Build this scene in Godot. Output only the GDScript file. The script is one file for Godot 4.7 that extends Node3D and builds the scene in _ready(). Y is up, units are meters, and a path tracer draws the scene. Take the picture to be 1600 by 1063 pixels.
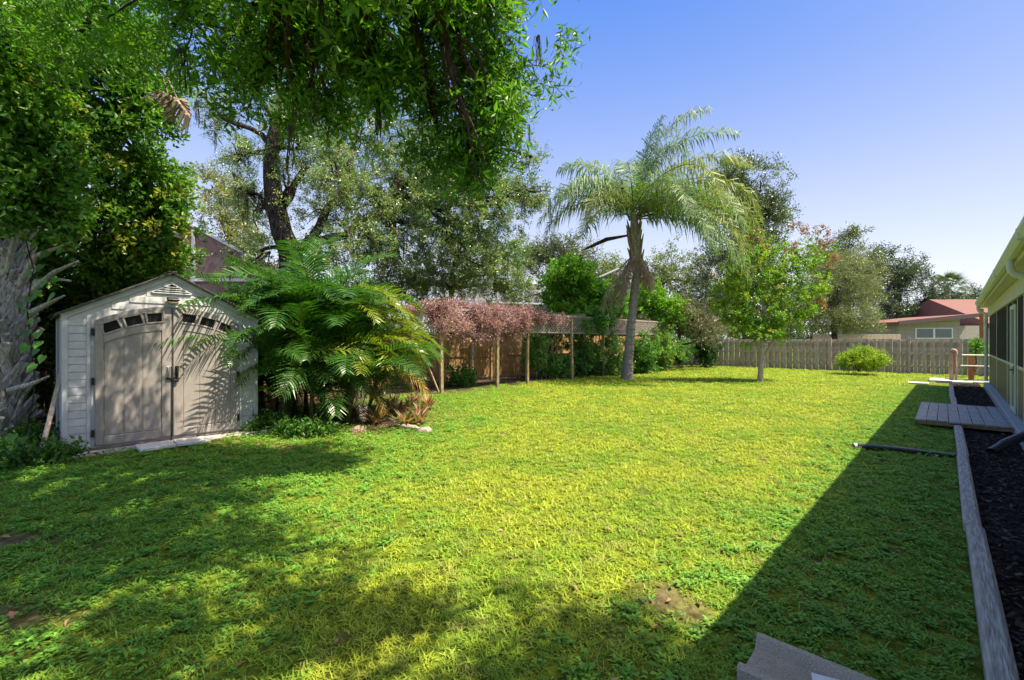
extends Node3D
# A back garden with a resin shed, an areca clump, a queen palm, a lattice arbour, two fences and the side of a house.
# Units are metres, y is up, the camera stands at the origin and looks along -z.

const FOC := 711.0
const EYE := 1.55
const UX := 0.6885   # the house, the shed and the fences share one square grid: u runs along the house, v across it
const UD := 0.7253
var used := {}
var M := {}
var rng := RandomNumberGenerator.new()
var nz := FastNoiseLite.new()
var nz2 := FastNoiseLite.new()

# ------------------------------------------------------------------ mesh builder
class MB:
	var v := PackedVector3Array()
	var n := PackedVector3Array()
	var c := PackedColorArray()
	var ix := PackedInt32Array()
	var col := Color(1, 1, 1)
	var xf := Transform3D()
	func tri(a: Vector3, b: Vector3, d: Vector3) -> void:
		a = xf * a
		b = xf * b
		d = xf * d
		var k := v.size()
		var nn := (d - a).cross(b - a).normalized()
		v.append(a); v.append(b); v.append(d)
		n.append(nn); n.append(nn); n.append(nn)
		c.append(col); c.append(col); c.append(col)
		ix.append(k); ix.append(k + 1); ix.append(k + 2)
	func quad(a: Vector3, b: Vector3, d: Vector3, e: Vector3) -> void:
		a = xf * a
		b = xf * b
		d = xf * d
		e = xf * e
		var k := v.size()
		var nn := (d - a).cross(b - a)
		if nn.length_squared() < 1e-14:
			nn = (e - a).cross(d - a)
		nn = nn.normalized()
		v.append(a); v.append(b); v.append(d); v.append(e)
		for q in 4:
			n.append(nn); c.append(col)
		ix.append(k); ix.append(k + 1); ix.append(k + 2); ix.append(k); ix.append(k + 2); ix.append(k + 3)
	func out_quad(a: Vector3, b: Vector3, d: Vector3, e: Vector3, ctr: Vector3) -> void:
		var nn := (d - a).cross(b - a)
		if nn.dot((a + b + d + e) * 0.25 - ctr) < 0.0:
			quad(e, d, b, a)
		else:
			quad(a, b, d, e)
	func out_tri(a: Vector3, b: Vector3, d: Vector3, ctr: Vector3) -> void:
		var nn := (d - a).cross(b - a)
		if nn.dot((a + b + d) / 3.0 - ctr) < 0.0:
			tri(d, b, a)
		else:
			tri(a, b, d)
	func box(ctr: Vector3, size: Vector3, bs := Basis(), bev := 0.0) -> void:
		var h := size * 0.5
		if bev <= 0.0:
			for ax in 3:
				for s in [-1.0, 1.0]:
					var b1: int = (ax + 1) % 3
					var b2: int = (ax + 2) % 3
					var p := []
					for q in [[-1.0, -1.0], [1.0, -1.0], [1.0, 1.0], [-1.0, 1.0]]:
						var w := Vector3()
						w[ax] = s * h[ax]
						w[b1] = q[0] * h[b1]
						w[b2] = q[1] * h[b2]
						p.append(ctr + bs * w)
					out_quad(p[0], p[1], p[2], p[3], ctr)
			return
		bev = minf(bev, minf(h.x, minf(h.y, h.z)) * 0.9)
		var at := func(sx: float, sy: float, sz: float, ax: int) -> Vector3:
			var w := Vector3(sx * (h.x - bev), sy * (h.y - bev), sz * (h.z - bev))
			w[ax] = [sx, sy, sz][ax] * h[ax]
			return ctr + bs * w
		for ax in 3:
			var b1: int = (ax + 1) % 3
			var b2: int = (ax + 2) % 3
			for s in [-1.0, 1.0]:
				var p := []
				for q in [[-1.0, -1.0], [1.0, -1.0], [1.0, 1.0], [-1.0, 1.0]]:
					var w := [0.0, 0.0, 0.0]
					w[ax] = s
					w[b1] = q[0]
					w[b2] = q[1]
					p.append(at.call(w[0], w[1], w[2], ax))
				out_quad(p[0], p[1], p[2], p[3], ctr)
			for s1 in [-1.0, 1.0]:
				for s2 in [-1.0, 1.0]:
					var w0 := [0.0, 0.0, 0.0]
					w0[b1] = s1
					w0[b2] = s2
					w0[ax] = -1.0
					var w1 := w0.duplicate()
					w1[ax] = 1.0
					out_quad(at.call(w0[0], w0[1], w0[2], b1), at.call(w0[0], w0[1], w0[2], b2), at.call(w1[0], w1[1], w1[2], b2), at.call(w1[0], w1[1], w1[2], b1), ctr)
		for sx in [-1.0, 1.0]:
			for sy in [-1.0, 1.0]:
				for sz in [-1.0, 1.0]:
					out_tri(at.call(sx, sy, sz, 0), at.call(sx, sy, sz, 1), at.call(sx, sy, sz, 2), ctr)
	func beam(a: Vector3, b: Vector3, w: float, t: float, bev := 0.0, up := Vector3.UP) -> void:
		# a box from a to b; w across, t along «up»
		var f := (b - a).normalized()
		var s := f.cross(up)
		if s.length() < 0.01:
			s = f.cross(Vector3.RIGHT)
		s = s.normalized()
		var u2 := s.cross(f).normalized()
		box((a + b) * 0.5, Vector3(w, t, a.distance_to(b)), Basis(s, u2, -f), bev)
	func tube(pts: Array, rad: Array, sides := 8, cap := true, wob := 0.0, sd := 0.0) -> void:
		var k0 := v.size()
		var m := pts.size()
		var prev := Vector3.ZERO
		for i in m:
			var f: Vector3 = (pts[mini(i + 1, m - 1)] - pts[maxi(i - 1, 0)]).normalized()
			var s := prev - f * prev.dot(f)
			if s.length() < 0.05:
				s = f.cross(Vector3(0.31, 0.2, 0.93))
				if s.length() < 0.05:
					s = f.cross(Vector3.RIGHT)
			s = s.normalized()
			prev = s
			var t := f.cross(s).normalized()
			for j in sides:
				var a := TAU * j / sides
				var rr: float = rad[i]
				if wob > 0.0:
					rr *= 1.0 + wob * (sin(a * 3.0 + i * 1.7 + sd) * 0.6 + sin(a * 5.0 - i * 2.3 + sd * 2.0) * 0.4)
				var o := s * cos(a) + t * sin(a)
				v.append(xf * (pts[i] + o * rr))
				n.append((xf.basis * o).normalized())
				c.append(col)
		for i in m - 1:
			for j in sides:
				var a2 := k0 + i * sides + j
				var b2 := k0 + i * sides + (j + 1) % sides
				var a3 := a2 + sides
				var b3 := b2 + sides
				ix.append(a2); ix.append(b3); ix.append(b2)
				ix.append(a2); ix.append(a3); ix.append(b3)
		if cap:
			var la: Vector3 = pts[m - 1]
			for j in range(1, sides - 1):
				var q := k0 + (m - 1) * sides
				var iv := xf.affine_inverse()
				tri(iv * v[q], iv * v[q + j], iv * v[q + j + 1])
	func prism(poly: PackedVector2Array, z0: float, z1: float) -> void:
		# an outline in x and y, extruded along z
		var t := Geometry2D.triangulate_polygon(poly)
		var ce := Vector2()
		for p in poly:
			ce += p
		ce /= poly.size()
		var ctr := Vector3(ce.x, ce.y, (z0 + z1) * 0.5)
		for k in range(0, t.size(), 3):
			var a := poly[t[k]]
			var b := poly[t[k + 1]]
			var d := poly[t[k + 2]]
			out_tri(Vector3(a.x, a.y, z1), Vector3(b.x, b.y, z1), Vector3(d.x, d.y, z1), Vector3(a.x, a.y, z0))
			out_tri(Vector3(a.x, a.y, z0), Vector3(b.x, b.y, z0), Vector3(d.x, d.y, z0), Vector3(a.x, a.y, z1))
		for k in poly.size():
			var a := poly[k]
			var b := poly[(k + 1) % poly.size()]
			out_quad(Vector3(a.x, a.y, z0), Vector3(b.x, b.y, z0), Vector3(b.x, b.y, z1), Vector3(a.x, a.y, z1), ctr)
	func blade(p: Vector3, d0: Vector3, wdir: Vector3, ln: float, w: float, sag: float) -> void:
		# a narrow leaf in two joints, pointed, its second half bent towards the ground
		var d1 := (d0 + Vector3.DOWN * sag).normalized()
		var p1 := p + d0 * ln * 0.45
		var p2 := p1 + d1 * ln * 0.55
		var ww := wdir * w * 0.5
		quad(p - ww * 0.55, p + ww * 0.55, p1 + ww, p1 - ww)
		tri(p1 - ww, p1 + ww, p2)
	func leaf(p: Vector3, d: Vector3, s: Vector3, ln: float, w: float, fold := 0.25) -> void:
		# a broad leaf: two halves folded along the midrib, each of two faces
		var up := s.cross(d).normalized()
		var a := p + d * ln * 0.42 + s * w * 0.5 + up * w * fold
		var b := p + d * ln * 0.42 - s * w * 0.5 + up * w * fold
		var m := p + d * ln * 0.5
		var t := p + d * ln - up * w * fold * 0.5
		tri(p, a, m); tri(a, t, m); tri(p, m, b); tri(m, t, b)
	func leaf2(p: Vector3, d: Vector3, s: Vector3, ln: float, w: float, fold := 0.2) -> void:
		var up := s.cross(d).normalized()
		var a := p + d * ln * 0.45 + s * w * 0.5 + up * w * fold
		var b := p + d * ln * 0.45 - s * w * 0.5 + up * w * fold
		tri(p, a, p + d * ln); tri(p, p + d * ln, b)
	func heart(p: Vector3, d: Vector3, s: Vector3, ln: float, w: float) -> void:
		# a heart-shaped leaf hung from its notch
		var up := s.cross(d).normalized()
		var o := [[-0.10, 0.26], [0.04, 0.46], [0.26, 0.5], [0.52, 0.38], [0.8, 0.15], [1.0, 0.0]]
		for e in [-1.0, 1.0]:
			var prev := p
			for q in o:
				var x: Vector3 = p + d * ln * float(q[0]) + s * w * float(q[1]) * e + up * w * 0.16 * absf(q[1])
				tri(p + d * ln * 0.35, prev, x)
				prev = x
	func mesh(mat: Material) -> ArrayMesh:
		var ar := []
		ar.resize(Mesh.ARRAY_MAX)
		ar[Mesh.ARRAY_VERTEX] = v
		ar[Mesh.ARRAY_NORMAL] = n
		ar[Mesh.ARRAY_COLOR] = c
		ar[Mesh.ARRAY_INDEX] = ix
		var m := ArrayMesh.new()
		m.add_surface_from_arrays(Mesh.PRIMITIVE_TRIANGLES, ar)
		m.surface_set_material(0, mat)
		return m

# ------------------------------------------------------------------ places
func hv(u: float, v: float, y := 0.0) -> Vector3:
	return Vector3(UX * u + UD * v, y, -(UD * u - UX * v))

func uv(p: Vector3) -> Vector2:
	return Vector2(UX * p.x - UD * p.z, UD * p.x + UX * p.z)

func gp(px: float, py: float) -> Vector3:
	var d := FOC * EYE / (py - 531.5)
	return Vector3((px - 800.0) / FOC * d, 0, -d)

func ap(px: float, py: float, d: float) -> Vector3:
	return Vector3((px - 800.0) / FOC * d, EYE - (py - 531.5) / FOC * d, -d)

const TURN_V := -0.7593   # local x runs along v, local -z along u
const TURN_U := 0.8115    # local x runs along u, local z along v

# ------------------------------------------------------------------ names
func numbered(called: String) -> String:
	var k: int = used.get(called, 0)
	used[called] = k + 1
	return called if k == 0 else "%s_%03d" % [called, k]

func tag(o: Node, label: String, category: String, group := "", kind := "") -> Node:
	o.set_meta("label", label)
	if category: o.set_meta("category", category)
	if group: o.set_meta("group", group)
	if kind: o.set_meta("kind", kind)
	return o

func thing(called: String, label: String, category: String, at := Vector3.ZERO, turn := 0.0, group := "") -> Node3D:
	var o := Node3D.new()
	o.name = numbered(called)
	add_child(o)
	o.position = at
	o.rotation.y = turn
	tag(o, label, category, group)
	return o

func part(called: String, m: Mesh, parent: Node, mat: Material = null) -> MeshInstance3D:
	var o := MeshInstance3D.new()
	o.name = called if parent != self else numbered(called)
	o.mesh = m
	if mat: o.material_override = mat
	parent.add_child(o, true)
	return o

func struct(called: String, m: Mesh, label: String, kind := "structure") -> MeshInstance3D:
	var o := part(called, m, self)
	tag(o, label, "", "", kind)
	return o

func scatter(called: String, m: Mesh, where: Array, tints: Array, parent: Node) -> MultiMeshInstance3D:
	var mm := MultiMesh.new()
	mm.transform_format = MultiMesh.TRANSFORM_3D
	mm.use_colors = true
	mm.mesh = m
	mm.instance_count = where.size()
	for k in where.size():
		mm.set_instance_transform(k, where[k])
		mm.set_instance_color(k, tints[k])
	var o := MultiMeshInstance3D.new()
	o.name = called if parent != self else numbered(called)
	o.multimesh = mm
	o.set_meta("kind", "stuff")
	parent.add_child(o, true)
	return o

# ------------------------------------------------------------------ materials
func L(r: float, g: float, b: float) -> Color:
	return Color(r, g, b)

func S(r: float, g: float, b: float, a := 1.0) -> Color:
	var c := Color(r, g, b, a).linear_to_srgb()
	c.a = a
	return c

func noise_tex(sd: int, freq: float, cols: Array, oct := 4, size := 256, kind := FastNoiseLite.TYPE_SIMPLEX_SMOOTH) -> NoiseTexture2D:
	var f := FastNoiseLite.new()
	f.seed = sd
	f.noise_type = kind
	f.frequency = freq
	f.fractal_octaves = oct
	var g := Gradient.new()
	var offs := PackedFloat32Array()
	var cc := PackedColorArray()
	for k in cols.size():
		offs.append(0.15 + 0.7 * k / maxf(1.0, cols.size() - 1))
		cc.append(cols[k])
	g.offsets = offs
	g.colors = cc
	var t := NoiseTexture2D.new()
	t.width = size
	t.height = size
	t.seamless = true
	t.noise = f
	t.color_ramp = g
	return t

func bump_tex(sd: int, freq: float, oct := 4) -> NoiseTexture2D:
	return noise_tex(sd, freq, [Color.BLACK, Color.WHITE], oct)

func plain(called: String, c: Color, rough := 0.7, spec := 0.4) -> StandardMaterial3D:
	var m := StandardMaterial3D.new()
	m.resource_name = called
	m.albedo_color = c
	m.roughness = rough
	m.metallic_specular = spec
	M[called] = m
	return m

func grained(called: String, sd: int, cols: Array, scale: Vector3, rough := 0.8, bump := 0.0, freq := 0.02, world := false, spec := 0.35) -> StandardMaterial3D:
	var m := plain(called, Color.WHITE, rough, spec)
	m.albedo_texture = noise_tex(sd, freq, cols)
	m.uv1_triplanar = true
	m.uv1_world_triplanar = world
	m.uv1_scale = scale
	m.vertex_color_use_as_albedo = true
	if bump > 0.0:
		m.heightmap_enabled = true
		m.heightmap_scale = bump
		m.heightmap_texture = bump_tex(sd + 1, freq * 1.5)
	return m

func leafy(called: String, back := 0.75, rough := 0.45, spec := 0.5, bc := Color(0.82, 1.0, 0.32)) -> StandardMaterial3D:
	var m := plain(called, Color.WHITE, rough, spec)
	m.vertex_color_use_as_albedo = true
	if back > 0.0:
		m.backlight_enabled = true
		m.backlight = S(bc.r * back, bc.g * back, bc.b * back)
	return m

func make_materials() -> void:
	leafy("leaf", 1.0, 0.42, 0.5)
	leafy("oak_leaf", 0.8, 0.34, 0.6)
	leafy("palm_leaf", 0.8, 0.5, 0.45)
	leafy("areca_leaf", 0.8, 0.32, 0.5)
	leafy("grass_blade", 0.6, 0.55, 0.35, Color(0.9, 1.0, 0.3))
	leafy("dry_leaf", 0.35, 0.8, 0.2, Color(1.0, 0.8, 0.55))
	grained("soil", 11, [S(.42, .40, .36), S(.8, .78, .74), S(1, 1, 1)], Vector3(0.9, 0.9, 0.9), 0.95, 2.0, 0.03, true, 0.15)
	grained("bark", 21, [S(.022, .017, .014), S(.065, .05, .04), S(.12, .098, .08)], Vector3(2.5, 0.7, 2.5), 0.95, 4.0, 0.02, true, 0.2)
	grained("palm_bark", 31, [S(.19, .165, .15), S(.32, .285, .26), S(.46, .42, .39)], Vector3(1.6, 3.4, 1.6), 0.9, 2.0, 0.02, true, 0.2)
	grained("boot", 41, [S(.20, .19, .19), S(.40, .385, .385), S(.60, .58, .58)], Vector3(5, 1.2, 5), 0.85, 2.0, 0.02, false, 0.25)
	grained("grey_wood", 51, [S(.33, .255, .20), S(.50, .40, .32), S(.64, .53, .44)], Vector3(9, 0.8, 9), 0.85, 0.5, 0.02, false, 0.25)
	grained("grey_wood_long", 52, [S(.30, .275, .25), S(.42, .39, .36), S(.58, .54, .50)], Vector3(9, 9, 0.8), 0.85, 0.6, 0.02, false, 0.25)
	grained("brown_wood", 61, [S(.24, .14, .07), S(.42, .255, .125), S(.56, .36, .19)], Vector3(9, 0.8, 9), 0.85, 0.5, 0.02, false, 0.25)
	grained("post_wood", 71, [S(.20, .15, .085), S(.34, .26, .15), S(.46, .37, .23)], Vector3(7, 0.8, 7), 0.85, 0.6, 0.02, false, 0.25)
	grained("lattice_wood", 75, [S(.20, .165, .15), S(.30, .255, .24), S(.39, .345, .33)], Vector3(3, 3, 3), 0.85, 0.0, 0.02, false, 0.25)
	grained("red_wood", 77, [S(.24, .085, .035), S(.36, .14, .06), S(.44, .19, .09)], Vector3(7, 0.8, 7), 0.7, 0.4, 0.02, false, 0.35)
	grained("concrete", 81, [S(.34, .32, .29), S(.46, .44, .40), S(.56, .54, .50)], Vector3(1.6, 1.6, 1.6), 0.9, 0.6, 0.05, true, 0.3)
	grained("pale_concrete", 83, [S(.50, .47, .46), S(.62, .59, .58), S(.72, .70, .68)], Vector3(1.5, 1.5, 1.5), 0.9, 0.6, 0.05, true, 0.3)
	grained("aggregate", 85, [S(.38, .33, .26), S(.54, .48, .39), S(.70, .64, .54)], Vector3(4, 4, 4), 0.9, 0.8, 0.12, true, 0.3)
	grained("shed_wall", 91, [S(.50, .50, .53), S(.54, .54, .57), S(.61, .61, .635)], Vector3(.5, .5, .5), 0.5, 0.0, 0.03, false, 0.4)
	grained("shed_door", 93, [S(.30, .265, .25), S(.33, .295, .28), S(.36, .325, .31)], Vector3(1.0, 0.5, 1.0), 0.5, 0.03, 0.03, false, 0.4)
	grained("shingle", 95, [S(.06, .058, .06), S(.10, .098, .10), S(.16, .155, .155)], Vector3(5, 5, 5), 0.9, 0.6, 0.04, true, 0.25)
	grained("red_shingle", 97, [S(.17, .088, .078), S(.23, .12, .108), S(.29, .16, .145)], Vector3(1.2, 3, 1.2), 0.9, 0.0, 0.04, true, 0.25)
	grained("house_paint", 101, [S(.54, .53, .38), S(.60, .585, .425), S(.65, .635, .47)], Vector3(1, 1, 1), 0.6, 0.0, 0.02, true, 0.4)
	grained("kick_panel", 103, [S(.15, .125, .065), S(.18, .15, .08), S(.21, .18, .10)], Vector3(1.5, 1.5, 1.5), 0.6, 0.0, 0.02, true, 0.4)
	grained("neighbour_wall", 105, [S(.30, .27, .25), S(.40, .37, .34), S(.47, .44, .41)], Vector3(.8, 3, .8), 0.9, 0.0, 0.02, true, 0.25)
	grained("brown_screen", 107, [S(.24, .15, .135), S(.31, .20, .18), S(.37, .25, .23)], Vector3(.5, .5, .5), 0.9, 0.0, 0.02, true, 0.2)
	grained("cage_roof", 109, [S(.11, .11, .125), S(.15, .15, .165), S(.20, .20, .215)], Vector3(.5, .5, .5), 0.9, 0.0, 0.02, true, 0.2)
	grained("stone", 111, [S(.34, .31, .27), S(.52, .48, .43), S(.66, .62, .56)], Vector3(3, 3, 3), 0.95, 1.5, 0.03, true, 0.25)
	grained("rust_metal", 113, [S(.36, .21, .17), S(.46, .29, .24), S(.54, .36, .31)], Vector3(3, 1, 3), 0.6, 0.0, 0.02, false, 0.4)
	grained("mulch", 115, [S(.5, .5, .5), S(.8, .8, .8), S(1, 1, 1)], Vector3(6, 6, 6), 0.95, 0.5, 0.03, true, 0.3)
	plain("white_metal", S(.78, .79, .80), 0.4)
	plain("green_white", S(.62, .68, .52), 0.45)
	plain("dark_metal", S(.02, .02, .022), 0.45)
	plain("black_plastic", S(.025, .032, .045), 0.4, 0.5)
	plain("dark_pane", S(.018, .018, .02), 0.12, 0.5)
	plain("window_pane", S(.05, .085, .10), 0.08, 0.6)
	plain("dark_fascia", S(.11, .075, .08), 0.7)
	plain("steel", S(.45, .46, .48), 0.35).metallic = 0.8
	plain("shed_gap", S(.03, .028, .026), 0.8)
	plain("dark_inside", S(.05, .045, .04), 0.9)
	plain("dirty_base", S(.16, .12, .11), 0.9)
	var sc := plain("screen_mesh", S(.045, .042, .036, 0.86), 0.85, 0.2)
	sc.transparency = BaseMaterial3D.TRANSPARENCY_ALPHA
	M["moss"] = leafy("moss", 0.4, 0.9, 0.1, Color(1, 1, 0.9))

func board(size: Vector3, bev: float, mat: String, tint := Color.WHITE) -> ArrayMesh:
	var b := MB.new()
	b.col = tint
	b.box(Vector3.ZERO, size, Basis(), bev)
	return b.mesh(M[mat])

func put(called: String, m: Mesh, parent: Node, at: Vector3, turn := Vector3.ZERO) -> MeshInstance3D:
	var o := part(called, m, parent)
	o.position = at
	o.rotation = turn
	return o

# ------------------------------------------------------------------ plants
func rand_dir(r: RandomNumberGenerator) -> Vector3:
	var z := r.randf_range(-1, 1)
	var a := r.randf_range(0, TAU)
	var q := sqrt(1.0 - z * z)
	return Vector3(q * cos(a), z, q * sin(a))

func twig_mesh(sd: int, leaves: int, ln: float, w: float, reach: float, mat: String, droop := 0.0, stem := true, broad := false, spread := 0.9) -> ArrayMesh:
	# a spray of leaves set along three or four thin shoots
	var r := RandomNumberGenerator.new()
	r.seed = sd
	var b := MB.new()
	var shoots := 4
	for s in shoots:
		var d := (Vector3(0, 1, 0) + rand_dir(r) * spread).normalized()
		d = (d + Vector3.DOWN * droop * 0.6).normalized()
		var tip := d * reach * r.randf_range(0.7, 1.1)
		if stem:
			b.col = Color(0.35, 0.3, 0.2)
			var sd2 := d.cross(Vector3(0.3, 0.1, 0.9)).normalized() * 0.006
			b.tri(-sd2, sd2, tip)
		var per: int = leaves / shoots
		for k in per:
			var t := (k + 0.6) / per
			var p := tip * t
			var across := rand_dir(r)
			across = (across - d * across.dot(d)).normalized()
			var out := (across + d * 0.6 + rand_dir(r) * 0.3).normalized()
			out = (out + Vector3.DOWN * droop).normalized()
			var side := out.cross(rand_dir(r)).normalized()
			var g := r.randf_range(0.72, 1.18)
			b.col = Color(g * r.randf_range(0.9, 1.12), g, g * r.randf_range(0.8, 1.1))
			var l := ln * r.randf_range(0.7, 1.2)
			if broad:
				b.leaf(p, out, side, l, w * l / ln)
			else:
				b.leaf2(p, out, side, l, w * l / ln)
	return b.mesh(M[mat])

func crown(called: String, parent: Node3D, tw: Mesh, sd: int, blobs: Array, cols: Array, smin: float, smax: float, gap := -0.25, gapf := 0.9, hang := 0.0) -> MultiMeshInstance3D:
	# blobs: [centre, radii, how many]; gaps come from a noise through the whole crown
	var r := RandomNumberGenerator.new()
	r.seed = sd
	nz.frequency = gapf
	var where: Array[Transform3D] = []
	var tint: Array[Color] = []
	var home := parent.position
	for bl in blobs:
		var ctr: Vector3 = bl[0]
		var rad: Vector3 = bl[1]
		for k in int(bl[2] * 1.75):
			var d := rand_dir(r)
			var q := pow(r.randf(), 0.45) * (0.78 + 0.44 * r.randf())
			var lump := 1.0 + 0.28 * nz2.get_noise_3dv((ctr + d * 2.0) * 2.2 + Vector3(sd, 0, 0))
			var p := ctr + d * rad * q * lump
			if p.y < 0.05 or nz.get_noise_3dv(p + Vector3(sd * 3.1, 0, 0)) < gap:
				continue
			var up := (d * 0.8 + rand_dir(r) * 0.8 + Vector3.DOWN * hang).normalized()
			var side := up.cross(rand_dir(r)).normalized()
			if side.length() < 0.5:
				side = up.cross(Vector3.RIGHT).normalized()
			var s := r.randf_range(smin, smax)
			where.append(Transform3D(Basis(side * s, up * s, side.cross(up) * s), p - home))
			var t := clampf(0.5 + 0.9 * nz2.get_noise_3dv(p * 3.0) + r.randf_range(-0.35, 0.35), 0, 1)
			var col: Color = cols[0].lerp(cols[1], t)
			if cols.size() > 2 and r.randf() < 0.06:
				col = cols[2]
			tint.append(col * r.randf_range(1.1, 1.75))
	return scatter(called, tw, where, tint, parent)

func limb(b: MB, a: Vector3, z: Vector3, r0: float, r1: float, sag: float, r: RandomNumberGenerator, sides := 7) -> void:
	var pts := []
	var rad := []
	var n := 7
	var kick := rand_dir(r) * a.distance_to(z) * 0.08
	for i in n + 1:
		var t := float(i) / n
		var p := a.lerp(z, t) + Vector3.UP * sin(t * PI) * sag + kick * sin(t * PI * 2.0)
		pts.append(p)
		rad.append(lerpf(r0, r1, pow(t, 0.8)))
	b.tube(pts, rad, sides, true, 0.06, r.randf() * 9.0)

func branches(parent: Node3D, sd: int, forks: Array, blobs: Array, mat: String, thick := 0.1, called := "branches", twigs := 4) -> void:
	# one limb from the nearest fork into each blob, then thinner ones inside it
	var r := RandomNumberGenerator.new()
	r.seed = sd
	var b := MB.new()
	b.xf = Transform3D(Basis(), -parent.position)
	for bl in blobs:
		var ctr: Vector3 = bl[0]
		var rad: Vector3 = bl[1]
		var best: Vector3 = forks[0]
		for f in forks:
			if ctr.distance_to(f) < ctr.distance_to(best):
				best = f
		limb(b, best, ctr, thick, thick * 0.35, ctr.distance_to(best) * 0.08, r)
		for k in twigs:
			var d := rand_dir(r)
			var from := best.lerp(ctr, r.randf_range(0.6, 1.0))
			limb(b, from, ctr + d * rad * 0.85, thick * 0.32, thick * 0.07, 0.05, r, 5)
	part(called, b.mesh(M[mat]), parent)

func trunk(parent: Node3D, pts: Array, rad: Array, mat: String, sides := 12, wob := 0.09, called := "trunk") -> void:
	var b := MB.new()
	b.xf = Transform3D(Basis(), -parent.position)
	# smooth the path
	var pp := []
	var rr := []
	for i in pts.size() - 1:
		for k in 5:
			var t := k / 5.0
			var p0: Vector3 = pts[maxi(i - 1, 0)]
			var p3: Vector3 = pts[mini(i + 2, pts.size() - 1)]
			pp.append((pts[i] as Vector3).cubic_interpolate(pts[i + 1], p0, p3, t))
			rr.append(lerpf(rad[i], rad[i + 1], t))
	pp.append(pts[pts.size() - 1])
	rr.append(rad[rad.size() - 1])
	b.tube(pp, rr, sides, true, wob, 1.3)
	part(called, b.mesh(M[mat]), parent)

func frond_mesh(sd: int, ln: float, elev: float, droop: float, pairs: int, leafl: float, leafw: float, sag: float, lift: float, bare: float, cols: Array, mat: String, thick := 0.018, plume := 0.0, curl := 0.0) -> ArrayMesh:
	# a feather frond that leaves the origin along +x, «elev» above the level, and bends down by «droop» along its length
	var r := RandomNumberGenerator.new()
	r.seed = sd
	var b := MB.new()
	var pts := []
	var rad := []
	var p := Vector3.ZERO
	var n := 16
	var tan := []
	for i in n + 1:
		var t := float(i) / n
		var a := elev - droop * pow(t, 1.25)
		var d := Vector3(cos(a), sin(a), curl * t).normalized()
		pts.append(p)
		rad.append(thick * (1.0 - 0.85 * t))
		tan.append(d)
		p += d * ln / n
	b.col = cols[2]
	b.tube(pts, rad, 5, false)
	for k in pairs:
		var t := bare + (1.0 - bare) * (k + 0.5) / pairs
		var f := t * n
		var i := mini(int(f), n - 1)
		var q: Vector3 = (pts[i] as Vector3).lerp(pts[i + 1], f - i)
		var d: Vector3 = (tan[i] as Vector3).lerp(tan[i + 1], f - i).normalized()
		var up := Vector3(-d.y, d.x, 0).normalized()
		var prof := pow(sin(PI * clampf(0.12 + 0.83 * (t - bare) / (1.0 - bare), 0, 1)), 0.7)
		for s in [-1.0, 1.0]:
			var sd3: Vector3 = d.cross(up).normalized() * s
			var li := lift + r.randf_range(-0.16, 0.16) + plume * r.randf_range(-1, 1)
			var dir: Vector3 = (sd3 + d * (0.45 + 0.6 * (t - bare)) + up * li + rand_dir(r) * 0.08).normalized()
			var g := r.randf_range(0.8, 1.2)
			var cc: Color = cols[0].lerp(cols[1], r.randf())
			b.col = Color(cc.r * g, cc.g * g, cc.b * g)
			b.blade(q, dir, d, leafl * prof * r.randf_range(0.85 - 0.35 * plume, 1.1 + 0.15 * plume), leafw * r.randf_range(0.75, 1.15), sag * r.randf_range(0.6 - 0.3 * plume, 1.35))
	return b.mesh(M[mat])

func fan_mesh(sd: int, stalk: float, ln: float, cols: Array, mat: String, sag := 0.5) -> ArrayMesh:
	# a fan frond: a stalk along +x, then segments spread like a hand
	var r := RandomNumberGenerator.new()
	r.seed = sd
	var b := MB.new()
	b.col = cols[2]
	b.tube([Vector3.ZERO, Vector3(stalk * .5, stalk * 0.1, 0), Vector3(stalk, 0, 0)], [0.022, 0.016, 0.01], 5, false)
	for k in 34:
		var a := lerpf(-2.1, 2.1, (k + 0.5) / 34.0)
		var d := Vector3(cos(a), 0.25 * sin(a * 2.0) - 0.1, sin(a)).normalized()
		var w := Vector3(-sin(a), 0.3 * (1 if k % 2 else -1), cos(a)).normalized()
		var g := r.randf_range(0.8, 1.2)
		var cc: Color = cols[0].lerp(cols[1], r.randf())
		b.col = cc * g
		b.blade(Vector3(stalk, 0, 0), d, w, ln * (1.0 - 0.25 * absf(a) / 2.1) * r.randf_range(0.85, 1.1), 0.05, sag * r.randf_range(0.6, 1.4))
	return b.mesh(M[mat])

func blob(px: float, py: float, d: float, rx: float, ry: float, rz: float, n: int) -> Array:
	return [ap(px, py, d), Vector3(rx / FOC * d, ry / FOC * d, rz), n]

func shade(x: float, d: float, h: float, r: float, n: int) -> Array:
	# foliage at height h whose shadow falls at x, d on the lawn
	return [Vector3(x + 0.549 * h, h, -(d - 0.177 * h)), Vector3(r, r * 0.55, r), n]

func simple_tree(called: String, label: String, base: Vector3, top: Vector3, tr: float, blobs: Array, tw: Mesh, cols: Array, sd: int, smin: float, smax: float, gap := -0.3, gapf := 0.5, bark := "bark", category := "tree", thick := 0.1) -> Node3D:
	var t := thing(called, label, category, base)
	var lean := (top - base) * 0.5 + base + Vector3(0.15, 0, 0.1) * tr * 4.0
	trunk(t, [base - Vector3.UP * 0.1, base + Vector3.UP * 0.25, lean, top], [tr * 1.5, tr * 1.1, tr * 0.9, tr * 0.6], bark, 9)
	branches(t, sd, [top, lean.lerp(top, 0.5)], blobs, bark, thick)
	crown("crown", t, tw, sd, blobs, cols, smin, smax, gap, gapf)
	return t

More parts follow.
